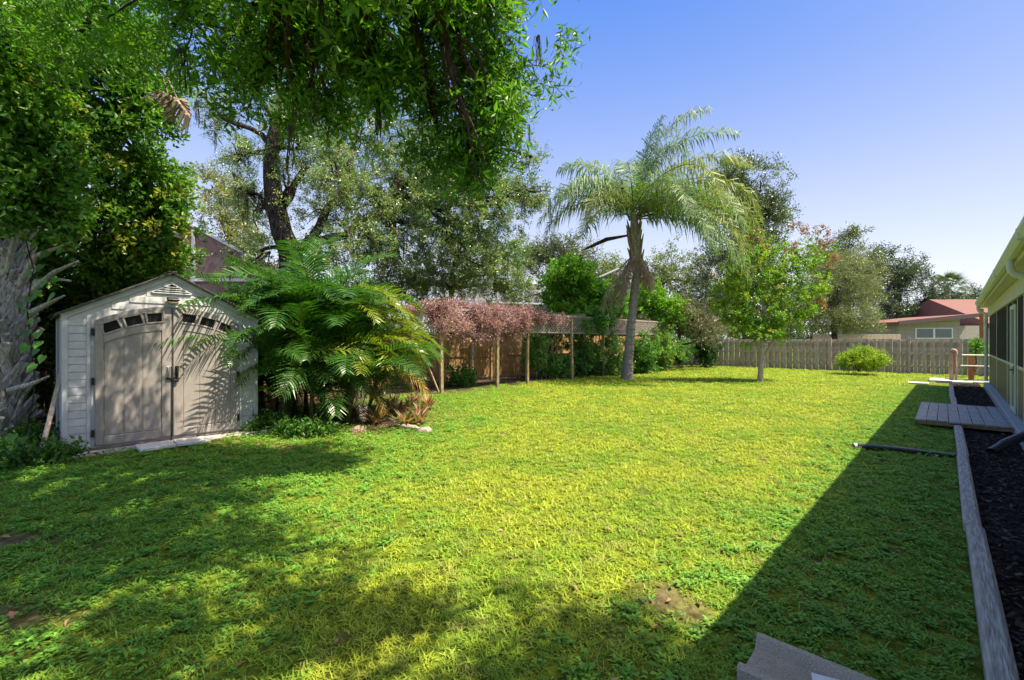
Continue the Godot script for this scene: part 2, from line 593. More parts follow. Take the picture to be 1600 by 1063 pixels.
# ------------------------------------------------------------------ the scene
func _ready() -> void:
	var cam := Camera3D.new()
	cam.name = "camera"
	cam.fov = 2.0 * rad_to_deg(atan(531.5 / FOC))
	cam.near = 0.05
	cam.far = 1500.0
	cam.position = Vector3(0, EYE, 0)
	add_child(cam)
	cam.current = true
	const EXPO := 3.2
	const AIR := 2.85
	var env := Environment.new()
	env.background_mode = Environment.BG_SKY
	var sm := ProceduralSkyMaterial.new()
	sm.sky_top_color = S(.006 / AIR, .195 / AIR, .80 / AIR)
	sm.sky_horizon_color = S(1.10 / AIR, 1.12 / AIR, 1.10 / AIR)
	sm.sky_curve = 0.25
	sm.ground_bottom_color = S(.05, .06, .04)
	sm.ground_horizon_color = S(.3, .32, .3)
	sm.sun_angle_max = 90.0
	sm.sun_curve = 0.3
	var sky := Sky.new()
	sky.sky_material = sm
	env.sky = sky
	env.tonemap_mode = Environment.TONE_MAPPER_LINEAR
	env.tonemap_exposure = EXPO
	env.sdfgi_enabled = true
	env.ssao_enabled = true
	env.ssil_enabled = true
	var we := WorldEnvironment.new()
	we.name = "world_environment"
	we.environment = env
	add_child(we)
	var sun := DirectionalLight3D.new()
	sun.name = "sun"
	sun.light_energy = 1.05
	sun.light_color = Color(1.0, 0.95, 0.84)
	sun.light_angular_distance = 0.5
	sun.shadow_enabled = true
	sun.directional_shadow_max_distance = 90.0
	add_child(sun)
	sun.look_at_from_position(Vector3.ZERO, Vector3(-0.549, -1.0, -0.177), Vector3.UP)

	nz.seed = 5
	nz.noise_type = FastNoiseLite.TYPE_SIMPLEX
	nz.fractal_octaves = 2
	nz2.seed = 9
	nz2.noise_type = FastNoiseLite.TYPE_SIMPLEX
	nz2.frequency = 0.25
	nz2.fractal_octaves = 3
	rng.seed = 77
	make_materials()
	build_ground()
	build_house()
	build_fences()
	build_arbour()
	build_shed()
	build_neighbours()
	build_trees()
	build_palms()
	build_shrubs()
	build_small_things()
	build_lawn()

# ------------------------------------------------------------------ ground
func soil_share(x: float, d: float) -> float:
	# 0 grass .. 1 bare soil
	var q := 0.0
	var w := uv(Vector3(x, 0, -d))
	var wob := nz2.get_noise_2d(x * 5.0, d * 5.0)
	# under the areca and along the left fence
	q = maxf(q, 1.25 - Vector2((x + 3.75) / 2.3, (d - 9.5) / 2.6).length() + wob * 0.5)
	q = maxf(q, 1.3 - Vector2((x + 2.35) / 1.0, (d - 8.6) / 0.85).length() + wob * 0.5)
	q = maxf(q, (-10.75 - w.y) * 1.6 + wob * 0.8)
	q = maxf(q, 1.3 - Vector2((w.x - 9.0) / 1.9, (w.y + 11.3) / 1.1).length() + wob * 0.5)
	q = maxf(q, 1.2 - Vector2((x + 6.6) / 1.4, (d - 6.2) / 0.7).length() + wob * 0.4)
	# thin and worn places in the lawn
	q = maxf(q, 1.0 - Vector2((x - 1.0) / 0.5, (d - 2.72) / 0.3).length() * 1.35 + wob * 1.2)
	q = maxf(q, 0.9 - Vector2((x + 2.9) / 0.45, (d - 2.35) / 0.25).length() * 0.8 + wob * 1.1)
	q = maxf(q, 0.9 - Vector2((x + 4.0) / 0.5, (d - 3.45) / 0.2).length() * 0.8 + wob * 1.1)
	var worn := nz2.get_noise_2d(x * 9.0 + 40.0, d * 9.0)
	q = maxf(q, (worn - 0.46) * 2.0)
	return clampf(q, 0.0, 1.0)

func build_ground() -> void:
	var b := MB.new()
	var xs := []
	var ds := []
	for g in [[-400.0, -60.0, 40.0], [-60.0, -10.0, 5.0], [-10.0, 12.0, 0.16], [12.0, 60.0, 4.0], [60.0, 401.0, 40.0]]:
		var x: float = g[0]
		while x < g[1] - 0.001:
			xs.append(x)
			x += g[2]
	for g in [[-60.0, 0.0, 10.0], [0.0, 14.0, 0.16], [14.0, 30.0, 0.5], [30.0, 90.0, 10.0], [90.0, 701.0, 60.0]]:
		var x: float = g[0]
		while x < g[1] - 0.001:
			ds.append(x)
			x += g[2]
	for d in ds:
		for x in xs:
			b.v.append(Vector3(x, 0, -d))
			b.n.append(Vector3.UP)
			var q := soil_share(x, d) if absf(x) < 40.0 and d < 45.0 else 0.0
			var g := nz2.get_noise_2d(x * 2.0 + 70.0, d * 2.0)
			var grass := Color(.18, .225, .028).lerp(Color(.13, .20, .025), clampf(0.5 + g, 0, 1))
			var dirt := Color(.16, .115, .085).lerp(Color(.085, .06, .045), clampf(0.5 + g * 1.3, 0, 1))
			b.c.append(grass.lerp(dirt, q))
	for j in ds.size() - 1:
		for i in xs.size() - 1:
			var k := j * xs.size() + i
			b.ix.append(k); b.ix.append(k + xs.size()); b.ix.append(k + xs.size() + 1)
			b.ix.append(k); b.ix.append(k + xs.size() + 1); b.ix.append(k + 1)
	struct("ground", b.mesh(M.soil), "lawn soil with worn brown patches")

func is_lawn(x: float, d: float) -> bool:
	var w := uv(Vector3(x, 0, -d))
	if w.x > 27.55 or w.y < -13.0:
		return false
	if w.y > 0.10 and w.x > -3.0 and w.x < 23.2:
		return false
	if w.x > 20.6 and w.x < 24.5 and w.y > -0.9:
		return false
	if w.x > 10.8 and w.x < 13.95 and w.y > -0.42 and w.y < 0.3:
		return false
	if w.x > 0.1 and w.x < 2.85 and w.y < -8.38:
		return false
	if w.x > 1.0 and w.x < 1.95 and w.y < -7.98 and w.y > -8.6:
		return false
	if w.x > 2.14 and w.x < 2.52 and w.y > -0.70 and w.y < 0.1:
		return false
	return true

func build_lawn() -> void:
	var r := RandomNumberGenerator.new()
	r.seed = 404
	# three tufts of blades, one sprig of broad-leaved weed
	var tufts := []
	for s in 3:
		var b := MB.new()
		for k in 11:
			var a := r.randf_range(0, TAU)
			var p := Vector3(cos(a), 0, sin(a)) * r.randf_range(0.0, 0.05)
			var t := r.randf_range(0, TAU)
			var d := (Vector3(cos(t), 0, sin(t)) * r.randf_range(0.5, 1.7) + Vector3.UP).normalized()
			var g := r.randf_range(0.75, 1.25)
			b.col = Color(g * r.randf_range(0.9, 1.1), g, g)
			if r.randf() < 0.14:
				b.col = Color(1.9, 1.5, 3.4)
			b.blade(p, d, Vector3(-sin(t), 0, cos(t)), r.randf_range(0.035, 0.075), r.randf_range(0.005, 0.008), r.randf_range(0.2, 1.0))
		tufts.append(b.mesh(M.grass_blade))
	var wd := MB.new()
	for k in 12:
		var a := r.randf_range(0, TAU)
		var d := Vector3(cos(a), r.randf_range(0.0, 0.6), sin(a)).normalized()
		var p := Vector3(cos(a + 1.0), 0, sin(a + 1.0)) * r.randf_range(0.0, 0.05) + Vector3.UP * r.randf_range(0.008, 0.035)
		var g := r.randf_range(0.8, 1.2)
		wd.col = Color(g, g, g)
		wd.leaf(p, d, d.cross(Vector3.UP).normalized(), r.randf_range(0.02, 0.038), r.randf_range(0.014, 0.022), 0.2)
	var weed := wd.mesh(M.grass_blade)
	var where: Array = [[], [], [], []]
	var tint: Array = [[], [], [], []]
	for ring in [[1.75, 3.2, 620.0, 0.85], [3.2, 5.5, 430.0, 0.95], [5.5, 9.0, 230.0, 1.1], [9.0, 15.0, 110.0, 1.35], [15.0, 29.5, 48.0, 1.8]]:
		var d0: float = ring[0]
		var d1: float = ring[1]
		var n := int((d1 * d1 - d0 * d0) * 1.25 * ring[2])
		for k in n:
			var d := sqrt(lerpf(d0 * d0, d1 * d1, r.randf()))
			var x := r.randf_range(-1.22, 1.22) * d
			if not is_lawn(x, d):
				continue
			var q := soil_share(x, d)
			if r.randf() < q * 1.15:
				continue
			var big := nz2.get_noise_2d(x * 2.2 + 11.0, d * 2.2)
			var fine := nz2.get_noise_2d(x * 11.0, d * 11.0 + 33.0)
			# weeds grow in the left corner and by the house; shade is painted greener
			var shade_and_weeds := clampf((-x - 1.6 + d * 0.12) * 0.45 + 0.25, 0.0, 0.75)
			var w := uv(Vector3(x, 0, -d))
			shade_and_weeds = maxf(shade_and_weeds, clampf(1.25 + w.y * 0.8, 0, 0.8) * (1.0 if w.x < 21.0 else 0.0))
			var kind := r.randi() % 3
			var col := Color(.365, .425, .04).lerp(Color(.22, .355, .032), clampf(0.42 + big * 1.5 + fine * 1.0, 0, 1))
			col = col.lerp(Color(.46, .40, .11), clampf(fine * 1.2 - 0.25, 0, 0.6))
			col = col.lerp(Color(.13, .33, .040), shade_and_weeds * 0.95)  # house and canopy shade painted into the grass colour
			if d < 9.0 and r.randf() < shade_and_weeds * clampf(0.5 + fine * 1.5, 0, 1):
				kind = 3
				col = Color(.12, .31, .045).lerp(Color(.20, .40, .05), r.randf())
			var s: float = ring[3] * r.randf_range(0.7, 1.3)
			if r.randf() < 0.06:
				s *= 1.5
			var bs := Basis(Vector3.UP, r.randf_range(0, TAU)).scaled(Vector3(s, s * r.randf_range(0.7, 1.1), s))
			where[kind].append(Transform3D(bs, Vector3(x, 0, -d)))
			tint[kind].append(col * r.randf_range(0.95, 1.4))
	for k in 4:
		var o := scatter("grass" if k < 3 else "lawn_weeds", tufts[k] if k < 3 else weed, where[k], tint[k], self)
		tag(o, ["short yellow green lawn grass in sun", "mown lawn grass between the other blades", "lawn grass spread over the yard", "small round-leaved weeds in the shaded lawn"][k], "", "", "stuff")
	# fallen leaves
	var lb := MB.new()
	lb.leaf(Vector3(-0.5, 0, 0), Vector3.RIGHT, Vector3.BACK, 1.0, 0.42, 0.35)
	var lm := lb.mesh(M.dry_leaf)
	var lw := []
	var lt := []
	for k in 9000:
		var d := sqrt(r.randf_range(3.0, 200.0))
		var x := r.randf_range(-1.2, 1.2) * d
		var q := soil_share(x, d)
		if not is_lawn(x, d) or r.randf() > 0.05 + q * 1.2:
			continue
		var s := r.randf_range(0.03, 0.075)
		var bs := Basis.from_euler(Vector3(r.randf_range(-0.5, 0.5), r.randf_range(0, TAU), r.randf_range(-0.4, 0.4))).scaled(Vector3(s, s, s))
		lw.append(Transform3D(bs, Vector3(x, 0.018 + 0.022 * r.randf() * (1.0 - q), -d)))
		var c := Color(.30, .17, .09).lerp(Color(.45, .32, .20), r.randf())
		if r.randf() < 0.25: c = Color(.36, .16, .13)
		lt.append(c)
	tag(scatter("leaf_litter", lm, lw, lt, self), "brown fallen leaves scattered over the lawn and soil", "", "", "stuff")

# ------------------------------------------------------------------ the house on the right
func build_house() -> void:
	var h := thing("house", "cream house side with screened porch, gutter and wide eave", "house", hv(0, -0.10), TURN_V - 0.012)
	var wx := 0.95
	var far := -21.6
	var near := 3.0
	var ln := near - far
	var mid := (near + far) * 0.5
	var b := MB.new()
	# the body: a floor, a back wall, end walls and a ceiling closed round the porch
	b.box(Vector3(5.0, 0.08, mid), Vector3(7.9, 0.16, ln - 0.1))
	b.box(Vector3(3.3, 1.37, mid), Vector3(0.12, 2.42, ln - 0.1))
	b.box(Vector3(5.0, 1.37, far + 0.06), Vector3(7.9, 2.42, 0.12))
	b.box(Vector3(5.0, 1.37, near - 0.06), Vector3(7.9, 2.42, 0.12))
	part("wall", b.mesh(M.kick_panel), h)
	b = MB.new()
	b.box(Vector3(wx - 0.06, 0.085, mid), Vector3(0.2, 0.17, ln), Basis(), 0.015)
	part("foundation_strip", b.mesh(M.concrete), h)
	b = MB.new()
	b.box(Vector3(wx, 2.46, mid), Vector3(0.12, 0.30, ln), Basis(), 0.006)
	part("header_beam", b.mesh(M.house_paint), h)
	# posts, rails, panels and screens
	var us := [-2.9, -1.2, 0.6, 2.4, 4.2, 6.0, 7.8, 9.0, 10.2, 11.3, 12.35, 13.3, 14.6, 18.0, 21.5]
	var post := board(Vector3(0.04, 2.15, 0.05), 0.006, "house_paint")
	for u in us:
		put("post", post, h, Vector3(wx - 0.008, 1.24, -u))
	for k in us.size() - 1:
		var u0: float = us[k] + 0.0275
		var u1: float = us[k + 1] - 0.0275
		var cz := -(u0 + u1) * 0.5
		var w := u1 - u0
		put("kick_panel", board(Vector3(0.03, 0.86, w), 0.0, "kick_panel"), h, Vector3(wx - 0.004, 0.60, cz))
		put("rail", board(Vector3(0.05, 0.055, w), 0.006, "house_paint"), h, Vector3(wx - 0.006, 1.057, cz))
		put("screen", board(Vector3(0.006, 1.22, w), 0.0, "screen_mesh"), h, Vector3(wx - 0.018, 1.695, cz))
	# the screen door by the boardwalk
	var d := MB.new()
	for z in [-12.42, -13.23]:
		d.box(Vector3(wx - 0.05, 1.2, z), Vector3(0.03, 2.02, 0.07), Basis(), 0.005)
	for y in [0.24, 1.06, 2.17]:
		d.box(Vector3(wx - 0.048, y, -12.825), Vector3(0.028, 0.08, 0.74), Basis(), 0.005)
	var door := part("screen_door", d.mesh(M.green_white), h)
	d = MB.new()
	d.tube([Vector3(wx - 0.065, 1.0, -12.43), Vector3(wx - 0.11, 1.0, -12.43)], [0.012, 0.012], 8)
	d.box(Vector3(wx - 0.115, 1.0, -12.46), Vector3(0.014, 0.022, 0.12), Basis(), 0.004)
	d.box(Vector3(wx - 0.071, 1.0, -12.43), Vector3(0.010, 0.16, 0.04), Basis(), 0.003)
	part("handle", d.mesh(M.dark_metal), door)
	# the roof: slab with its shingles, fascia, soffit, gutter
	var r := MB.new()
	var ex := 0.75
	var ey := 2.83
	var pr := PackedVector2Array([Vector2(ex - 0.03, ey), Vector2(5.0, ey + 1.5), Vector2(9.4, ey), Vector2(9.4, ey - 0.06), Vector2(5.0, ey + 1.4), Vector2(ex, ey - 0.06)])
	r.prism(pr, far - 0.35, near)
	var roof := part("roof", r.mesh(M.shingle), h)
	var sh := MB.new()
	for k in 5:
		# the courses next to the eave, each lapping the one below
		var x0 := ex - 0.05 + k * 0.14
		var y0 := ey + (x0 - ex) * 0.342 + 0.012
		sh.beam(Vector3(x0 + 0.085, y0 + 0.028, far - 0.36), Vector3(x0 + 0.085, y0 + 0.028, near), 0.17, 0.012, 0.0, Vector3(-0.30, 1, 0))
	part("shingle_course", sh.mesh(M.shingle), roof)
	var gb := MB.new()
	gb.prism(PackedVector2Array([Vector2(1.0, 2.61), Vector2(9.0, 2.61), Vector2(9.0, 2.8), Vector2(5.0, ey + 1.36), Vector2(1.0, 2.8)]), far + 0.0, far + 0.1)
	part("gable_wall", gb.mesh(M.house_paint), h)
	b = MB.new()
	b.box(Vector3(0.905, 2.628, mid - 0.17), Vector3(0.36, 0.02, ln + 0.33))
	part("soffit", b.mesh(M.house_paint), h)
	b = MB.new()
	b.box(Vector3(0.735, 2.715, mid - 0.17), Vector3(0.022, 0.17, ln + 0.34), Basis(), 0.003)
	part("fascia", b.mesh(M.house_paint), h)
	# a rolled gutter
	var g := MB.new()
	var prof := [Vector2(0.720, 2.80), Vector2(0.720, 2.69), Vector2(0.685, 2.675), Vector2(0.645, 2.685), Vector2(0.625, 2.72), Vector2(0.605, 2.76), Vector2(0.602, 2.80), Vector2(0.614, 2.806), Vector2(0.616, 2.79), Vector2(0.650, 2.70), Vector2(0.710, 2.70), Vector2(0.710, 2.80)]
	g.prism(PackedVector2Array(prof), far - 0.33, near)
	part("gutter", g.mesh(M.green_white), h)
	for z in [-3.5, -7.6, -11.8, -16.0, -20.0]:
		var j := MB.new()
		j.box(Vector3(0.66, 2.738, z), Vector3(0.135, 0.14, 0.05), Basis(), 0.012)
		part("gutter_joint", j.mesh(M.green_white), h)
	for z in [-9.5, -21.4]:
		var p := MB.new()
		var x1 := 0.845
		p.tube([Vector3(0.665, 2.69, z), Vector3(0.665, 2.60, z), Vector3(0.672, 2.53, z), Vector3(0.700, 2.48, z), Vector3(0.775, 2.44, z), Vector3(0.815, 2.41, z), Vector3(x1, 2.35, z), Vector3(x1, 2.25, z), Vector3(x1, 1.2, z), Vector3(x1, 0.30, z), Vector3(x1, 0.26, z), Vector3(x1, 0.22, z)], [.044, .044, .044, .044, .044, .044, .044, .044, .044, .044, .044, .044], 10)
		var ds := part("downspout", p.mesh(M.green_white), h)
		for y in [2.2, 1.1]:
			p = MB.new()
			p.box(Vector3(x1 + 0.005, y, z), Vector3(0.11, 0.03, 0.105), Basis(), 0.005)
			part("strap", p.mesh(M.green_white), ds)

	# mulch bed and its timbers
	var mb := MB.new()
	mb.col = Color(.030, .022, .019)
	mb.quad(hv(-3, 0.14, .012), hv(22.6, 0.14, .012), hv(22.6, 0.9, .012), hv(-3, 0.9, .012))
	mb.quad(hv(22.6, -0.2, .012), hv(23.4, -0.2, .012), hv(23.4, 0.9, .012), hv(22.6, 0.9, .012))
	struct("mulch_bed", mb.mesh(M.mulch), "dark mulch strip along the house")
	var cb := MB.new()
	cb.col = Color(1, 1, 1)
	cb.box(Vector3.ZERO, Vector3(1.0, 0.16, 0.36), Basis(), 0.05)
	var chip := cb.mesh(M.mulch)
	var rr := RandomNumberGenerator.new()
	rr.seed = 31
	var where := []
	var tint := []
	for k in 9500:
		var u := pow(rr.randf(), 1.9) * 22.0 + 1.3
		var v := rr.randf_range(0.24, 0.85)
		if u > 10.8 and u < 13.95: continue
		var s := rr.randf_range(0.02, 0.06)
		var bs := Basis.from_euler(Vector3(rr.randf_range(-.5, .5), rr.randf_range(0, TAU), rr.randf_range(-.5, .5))).scaled(Vector3(s, s, s))
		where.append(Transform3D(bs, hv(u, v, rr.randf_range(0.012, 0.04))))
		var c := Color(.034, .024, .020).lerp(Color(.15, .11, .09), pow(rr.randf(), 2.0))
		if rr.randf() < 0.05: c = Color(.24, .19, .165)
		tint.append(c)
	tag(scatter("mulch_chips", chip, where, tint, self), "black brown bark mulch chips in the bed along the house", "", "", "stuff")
	var joints := [[-1.0, 2.35, "nearest the camera, cut off by the bottom edge"], [2.37, 5.1, "second nearest the camera"], [5.12, 8.15, "running up to the black pipe"], [8.17, 10.95, "between the black pipe and the boardwalk"], [13.9, 16.3, "just beyond the boardwalk"], [16.33, 20.6, "farthest, ending near the bent standpipe"]]
	var k2 := 0
	for j in joints:
		var tb := MB.new()
		var off: float = [0.0, 0.008, -0.006, 0.004, 0.0, -0.01][k2]
		var ll: float = j[1] - j[0]
		tb.box(Vector3.ZERO, Vector3(0.105, 0.10, ll), Basis(), 0.02)
		var t := part("landscape_timber", tb.mesh(M.grey_wood_long), self)
		t.position = hv((j[0] + j[1]) * 0.5, 0.175 + off, 0.052)
		t.rotation.y = TURN_V + off * 0.4
		tag(t, "weathered grey landscape timber edging the mulch, " + str(j[2]), "timber", "timbers edging the mulch bed")
		k2 += 1
	# boardwalk of planks that run along the house
	var bw := thing("boardwalk", "short grey plank boardwalk leading to the screen door", "boardwalk", hv(12.35, 0.0), TURN_V)
	for k in 9:
		var v := -0.37 + 0.145 * k + 0.07
		var pb := MB.new()
		var gg := rr.randf_range(0.88, 1.1)
		pb.col = Color(gg, gg, gg * 1.02)
		pb.box(Vector3.ZERO, Vector3(0.137, 0.03, 3.0 + rr.randf_range(-.03, .03)), Basis(), 0.005)
		put("plank", pb.mesh(M.grey_wood_long), bw, Vector3(v, 0.135 + rr.randf_range(-.002, .003), rr.randf_range(-.02, .02)), Vector3(0, rr.randf_range(-.002, .002), 0))
	for z in [-1.35, 0.0, 1.35]:
		put("bearer", board(Vector3(1.22, 0.07, 0.07), 0.004, "grey_wood"), bw, Vector3(0.27, 0.083, z))

# ------------------------------------------------------------------ fences
func build_fences() -> void:
	var r := RandomNumberGenerator.new()
	r.seed = 66
	# shadowbox fence across the back: boards on both sides of its rails
	var f := thing("shadowbox_fence", "weathered grey brown shadowbox fence across the back of the lawn", "fence", hv(27.8, 0.0), TURN_V)
	var kinds := []
	for k in 5:
		var g: float = [0.8, 0.92, 1.0, 1.1, 1.22][k]
		var pb := MB.new()
		pb.col = Color(g, g * [1.0, .97, 1.0, .96, 1.0][k], g * [1.0, .93, 1.02, .9, 1.0][k])
		pb.box(Vector3(0, 0.815, 0), Vector3(0.138, 1.57, 0.018), Basis(), 0.003)
		kinds.append(pb.mesh(M.grey_wood))
	var v := -13.2
	var n := 0
	while v < 7.5:
		var side := 1.0 if n % 2 == 0 else -1.0
		put("board", kinds[r.randi() % 5], f, Vector3(v, r.randf_range(-.02, .015), side * 0.036), Vector3(0, 0, r.randf_range(-.008, .008)))
		v += 0.146
		n += 1
	for y in [0.35, 0.92, 1.46]:
		for q in 7:
			put("rail", board(Vector3(2.95, 0.085, 0.036), 0.003, "grey_wood"), f, Vector3(-11.7 + 3.0 * q, y, 0))
	for q in 8:
		put("post", board(Vector3(0.09, 1.66, 0.09), 0.006, "grey_wood", Color(1.3, 1.22, 1.1)), f, Vector3(-13.2 + 3.0 * q + 0.05, 0.83, 0.092))
	# brown fence down the left side
	f = thing("board_fence", "brown wooden board fence behind the arbour and the shed", "fence", hv(12.0, -13.35), TURN_U)
	var bk := []
	for k in 5:
		var g: float = [0.72, 0.88, 1.0, 1.12, 1.3][k]
		var pb := MB.new()
		pb.col = Color(g, g, g * [1.0, .9, 1.05, .95, 1.0][k])
		pb.prism(PackedVector2Array([Vector2(-.069, 0.04), Vector2(.069, 0.04), Vector2(.069, 1.73), Vector2(.042, 1.77), Vector2(-.042, 1.77), Vector2(-.069, 1.73)]), -0.009, 0.009)
		bk.append(pb.mesh(M.brown_wood))
	var x := -15.0
	while x < 15.75:
		if x < -0.2 or x > 0.8:
			put("board", bk[r.randi() % 5], f, Vector3(x, r.randf_range(-.02, .01), r.randf_range(-.003, .003)), Vector3(0, 0, r.randf_range(-.01, .01)))
		x += 0.147
	for y in [0.3, 0.95, 1.55]:
		for q in 13:
			if y != 0.95 or q != 6:
				put("rail", board(Vector3(2.38, 0.085, 0.036), 0.003, "brown_wood"), f, Vector3(-13.8 + 2.4 * q, y, 0.029 if y == 0.95 else -0.03))
	# the gate of the fence, in paler boards
	var gate := MB.new()
	gate.col = Color(1.5, 1.4, 1.35)
	gate.box(Vector3(0.3, 1.0, 0.012), Vector3(0.9, 0.05, 0.03))
	var gt := part("gate", gate.mesh(M.brown_wood), f)
	for k in 6:
		var pb := MB.new()
		var g := r.randf_range(1.35, 1.7)
		pb.col = Color(g, g * 0.95, g)
		pb.box(Vector3(-0.075 + k * 0.15, 0.92, 0.045), Vector3(0.14, 1.72, 0.018), Basis(), 0.003)
		part("board", pb.mesh(M.brown_wood), gt)
	var gr := MB.new()
	gr.col = Color(2.2, 2.1, 2.2)
	gr.box(Vector3(0.3, 0.92, 0.07), Vector3(0.9, 0.09, 0.03), Basis(), 0.004)
	part("rail", gr.mesh(M.brown_wood), gt)

# ------------------------------------------------------------------ arbour with lattice
func build_arbour() -> void:
	var t := thing("lattice_arbour", "long wooden arbour on posts with a lattice band along its top", "arbour", hv(8.1, -10.5), TURN_U)
	var us := [0.0, 2.3, 3.75, 6.3, 8.65, 11.2, 14.6]
	var r := RandomNumberGenerator.new()
	r.seed = 12
	for k in us.size():
		var g := r.randf_range(0.85, 1.15)
		put("post", board(Vector3(0.095, 2.5, 0.095), 0.008, "post_wood", Color(g, g, g * .95)), t, Vector3(us[k], 1.25, r.randf_range(-.03, .03)), Vector3(r.randf_range(-.012, .012), r.randf_range(-.2, .2), r.randf_range(-.012, .012)))
	for q in [[2.3, -1.35], [4.2, -2.3], [0.1, -1.6], [7.4, -2.2], [11.0, -2.2]]:
		put("post", board(Vector3(0.1, 2.45, 0.1), 0.008, "post_wood", Color(.95, .9, .7)), t, Vector3(q[0], 1.225, q[1]))
	for k in us.size() - 1:
		var a: float = us[k]
		var z: float = us[k + 1]
		put("rail", board(Vector3(z - a - 0.1, 0.07, 0.04), 0.004, "lattice_wood"), t, Vector3((a + z) * 0.5, 2.46, 0.0))
		put("rail", board(Vector3(z - a - 0.1, 0.045, 0.03), 0.004, "lattice_wood"), t, Vector3((a + z) * 0.5, 1.82, 0.0))
		# the lattice of this bay: two layers of thin laths
		var b := MB.new()
		var w := z - a - 0.12
		var hgt := 0.6
		for lay in [[1.0, 0.006], [-1.0, -0.006]]:
			var s := -hgt
			while s < w:
				var x0 := maxf(s, 0.0)
				var x1 := minf(s + hgt, w)
				var y0 := x0 - s
				var y1 := x1 - s
				if lay[0] < 0:
					y0 = hgt - y0
					y1 = hgt - y1
				if x1 - x0 > 0.03:
					var c := r.randf_range(0.85, 1.15)
					b.col = Color(c, c, c)
					b.beam(Vector3(x0 + a + 0.06, 1.84 + y0, lay[1]), Vector3(x1 + a + 0.06, 1.84 + y1, lay[1]), 0.030, 0.008, 0.0, Vector3.BACK)
				s += 0.15
		part("lattice_panel", b.mesh(M.lattice_wood), t).set_meta("kind", "stuff")
	for k in 11:
		put("rafter", board(Vector3(0.04, 0.09, 2.5), 0.004, "post_wood"), t, Vector3(0.2 + k * 1.38, 2.545, -1.15))
	# the dry vine over its left half
	var vt := thing("dry_vine", "dried purple pink vine smothering the left half of the arbour", "vine", hv(8.1, -10.5), 0.0)
	var tw := twig_mesh(501, 32, 0.062, 0.026, 0.30, "dry_leaf", 0.25, true)
	var bl := []
	for k in 12:
		var u := 7.95 + k * 0.34
		bl.append([hv(u, -10.45 - 0.2 * (k % 2), 2.14 + 0.09 * sin(k * 1.9)), Vector3(0.36, 0.27, 0.28), 85])
		bl.append([hv(u, -11.3, 2.46), Vector3(0.45, 0.08, 0.6), 60])
		if k % 3 == 0:
			bl.append([hv(u + 0.1, -10.5, 1.86 - 0.05 * (k % 4)), Vector3(0.26, 0.26, 0.2), 34])
	for k in 14:
		bl.append([hv(7.8 + k * 0.36, -10.6, 2.50 + 0.07 * sin(k * 2.3)), Vector3(0.32, 0.13, 0.3), 48])
	for k in 5:
		bl.append([hv(12.1 + k * 0.4, -10.5, 2.34), Vector3(0.32, 0.12, 0.3), 44 - k * 6])
	bl.append([hv(9.6, -10.6, 1.66), Vector3(0.4, 0.22, 0.25), 60])
	bl.append([hv(11.3, -11.2, 1.64), Vector3(0.35, 0.36, 0.3), 45])
	crown("foliage", vt, tw, 502, bl, [Color(.23, .125, .15), Color(.42, .28, .30), Color(.46, .30, .15)], 0.6, 1.0, -0.12, 2.2, 0.4)
	var vb := MB.new()
	vb.xf = Transform3D(Basis(), -vt.position)
	var r2 := RandomNumberGenerator.new()
	r2.seed = 5
	for k in 60:
		var u := r2.randf_range(7.6, 13.5)
		limb(vb, hv(u, -10.6, 2.5), hv(u + r2.randf_range(-.8, .8), -10.4 - r2.randf() * 0.5, r2.randf_range(1.4, 2.3)), 0.012, 0.005, 0.1, r2, 5)
	part("stem", vb.mesh(M.bark), vt)

# ------------------------------------------------------------------ the shed
func arch(x: float) -> float:
	return 2.055 - 0.235 * (x / 0.87) * (x / 0.87)

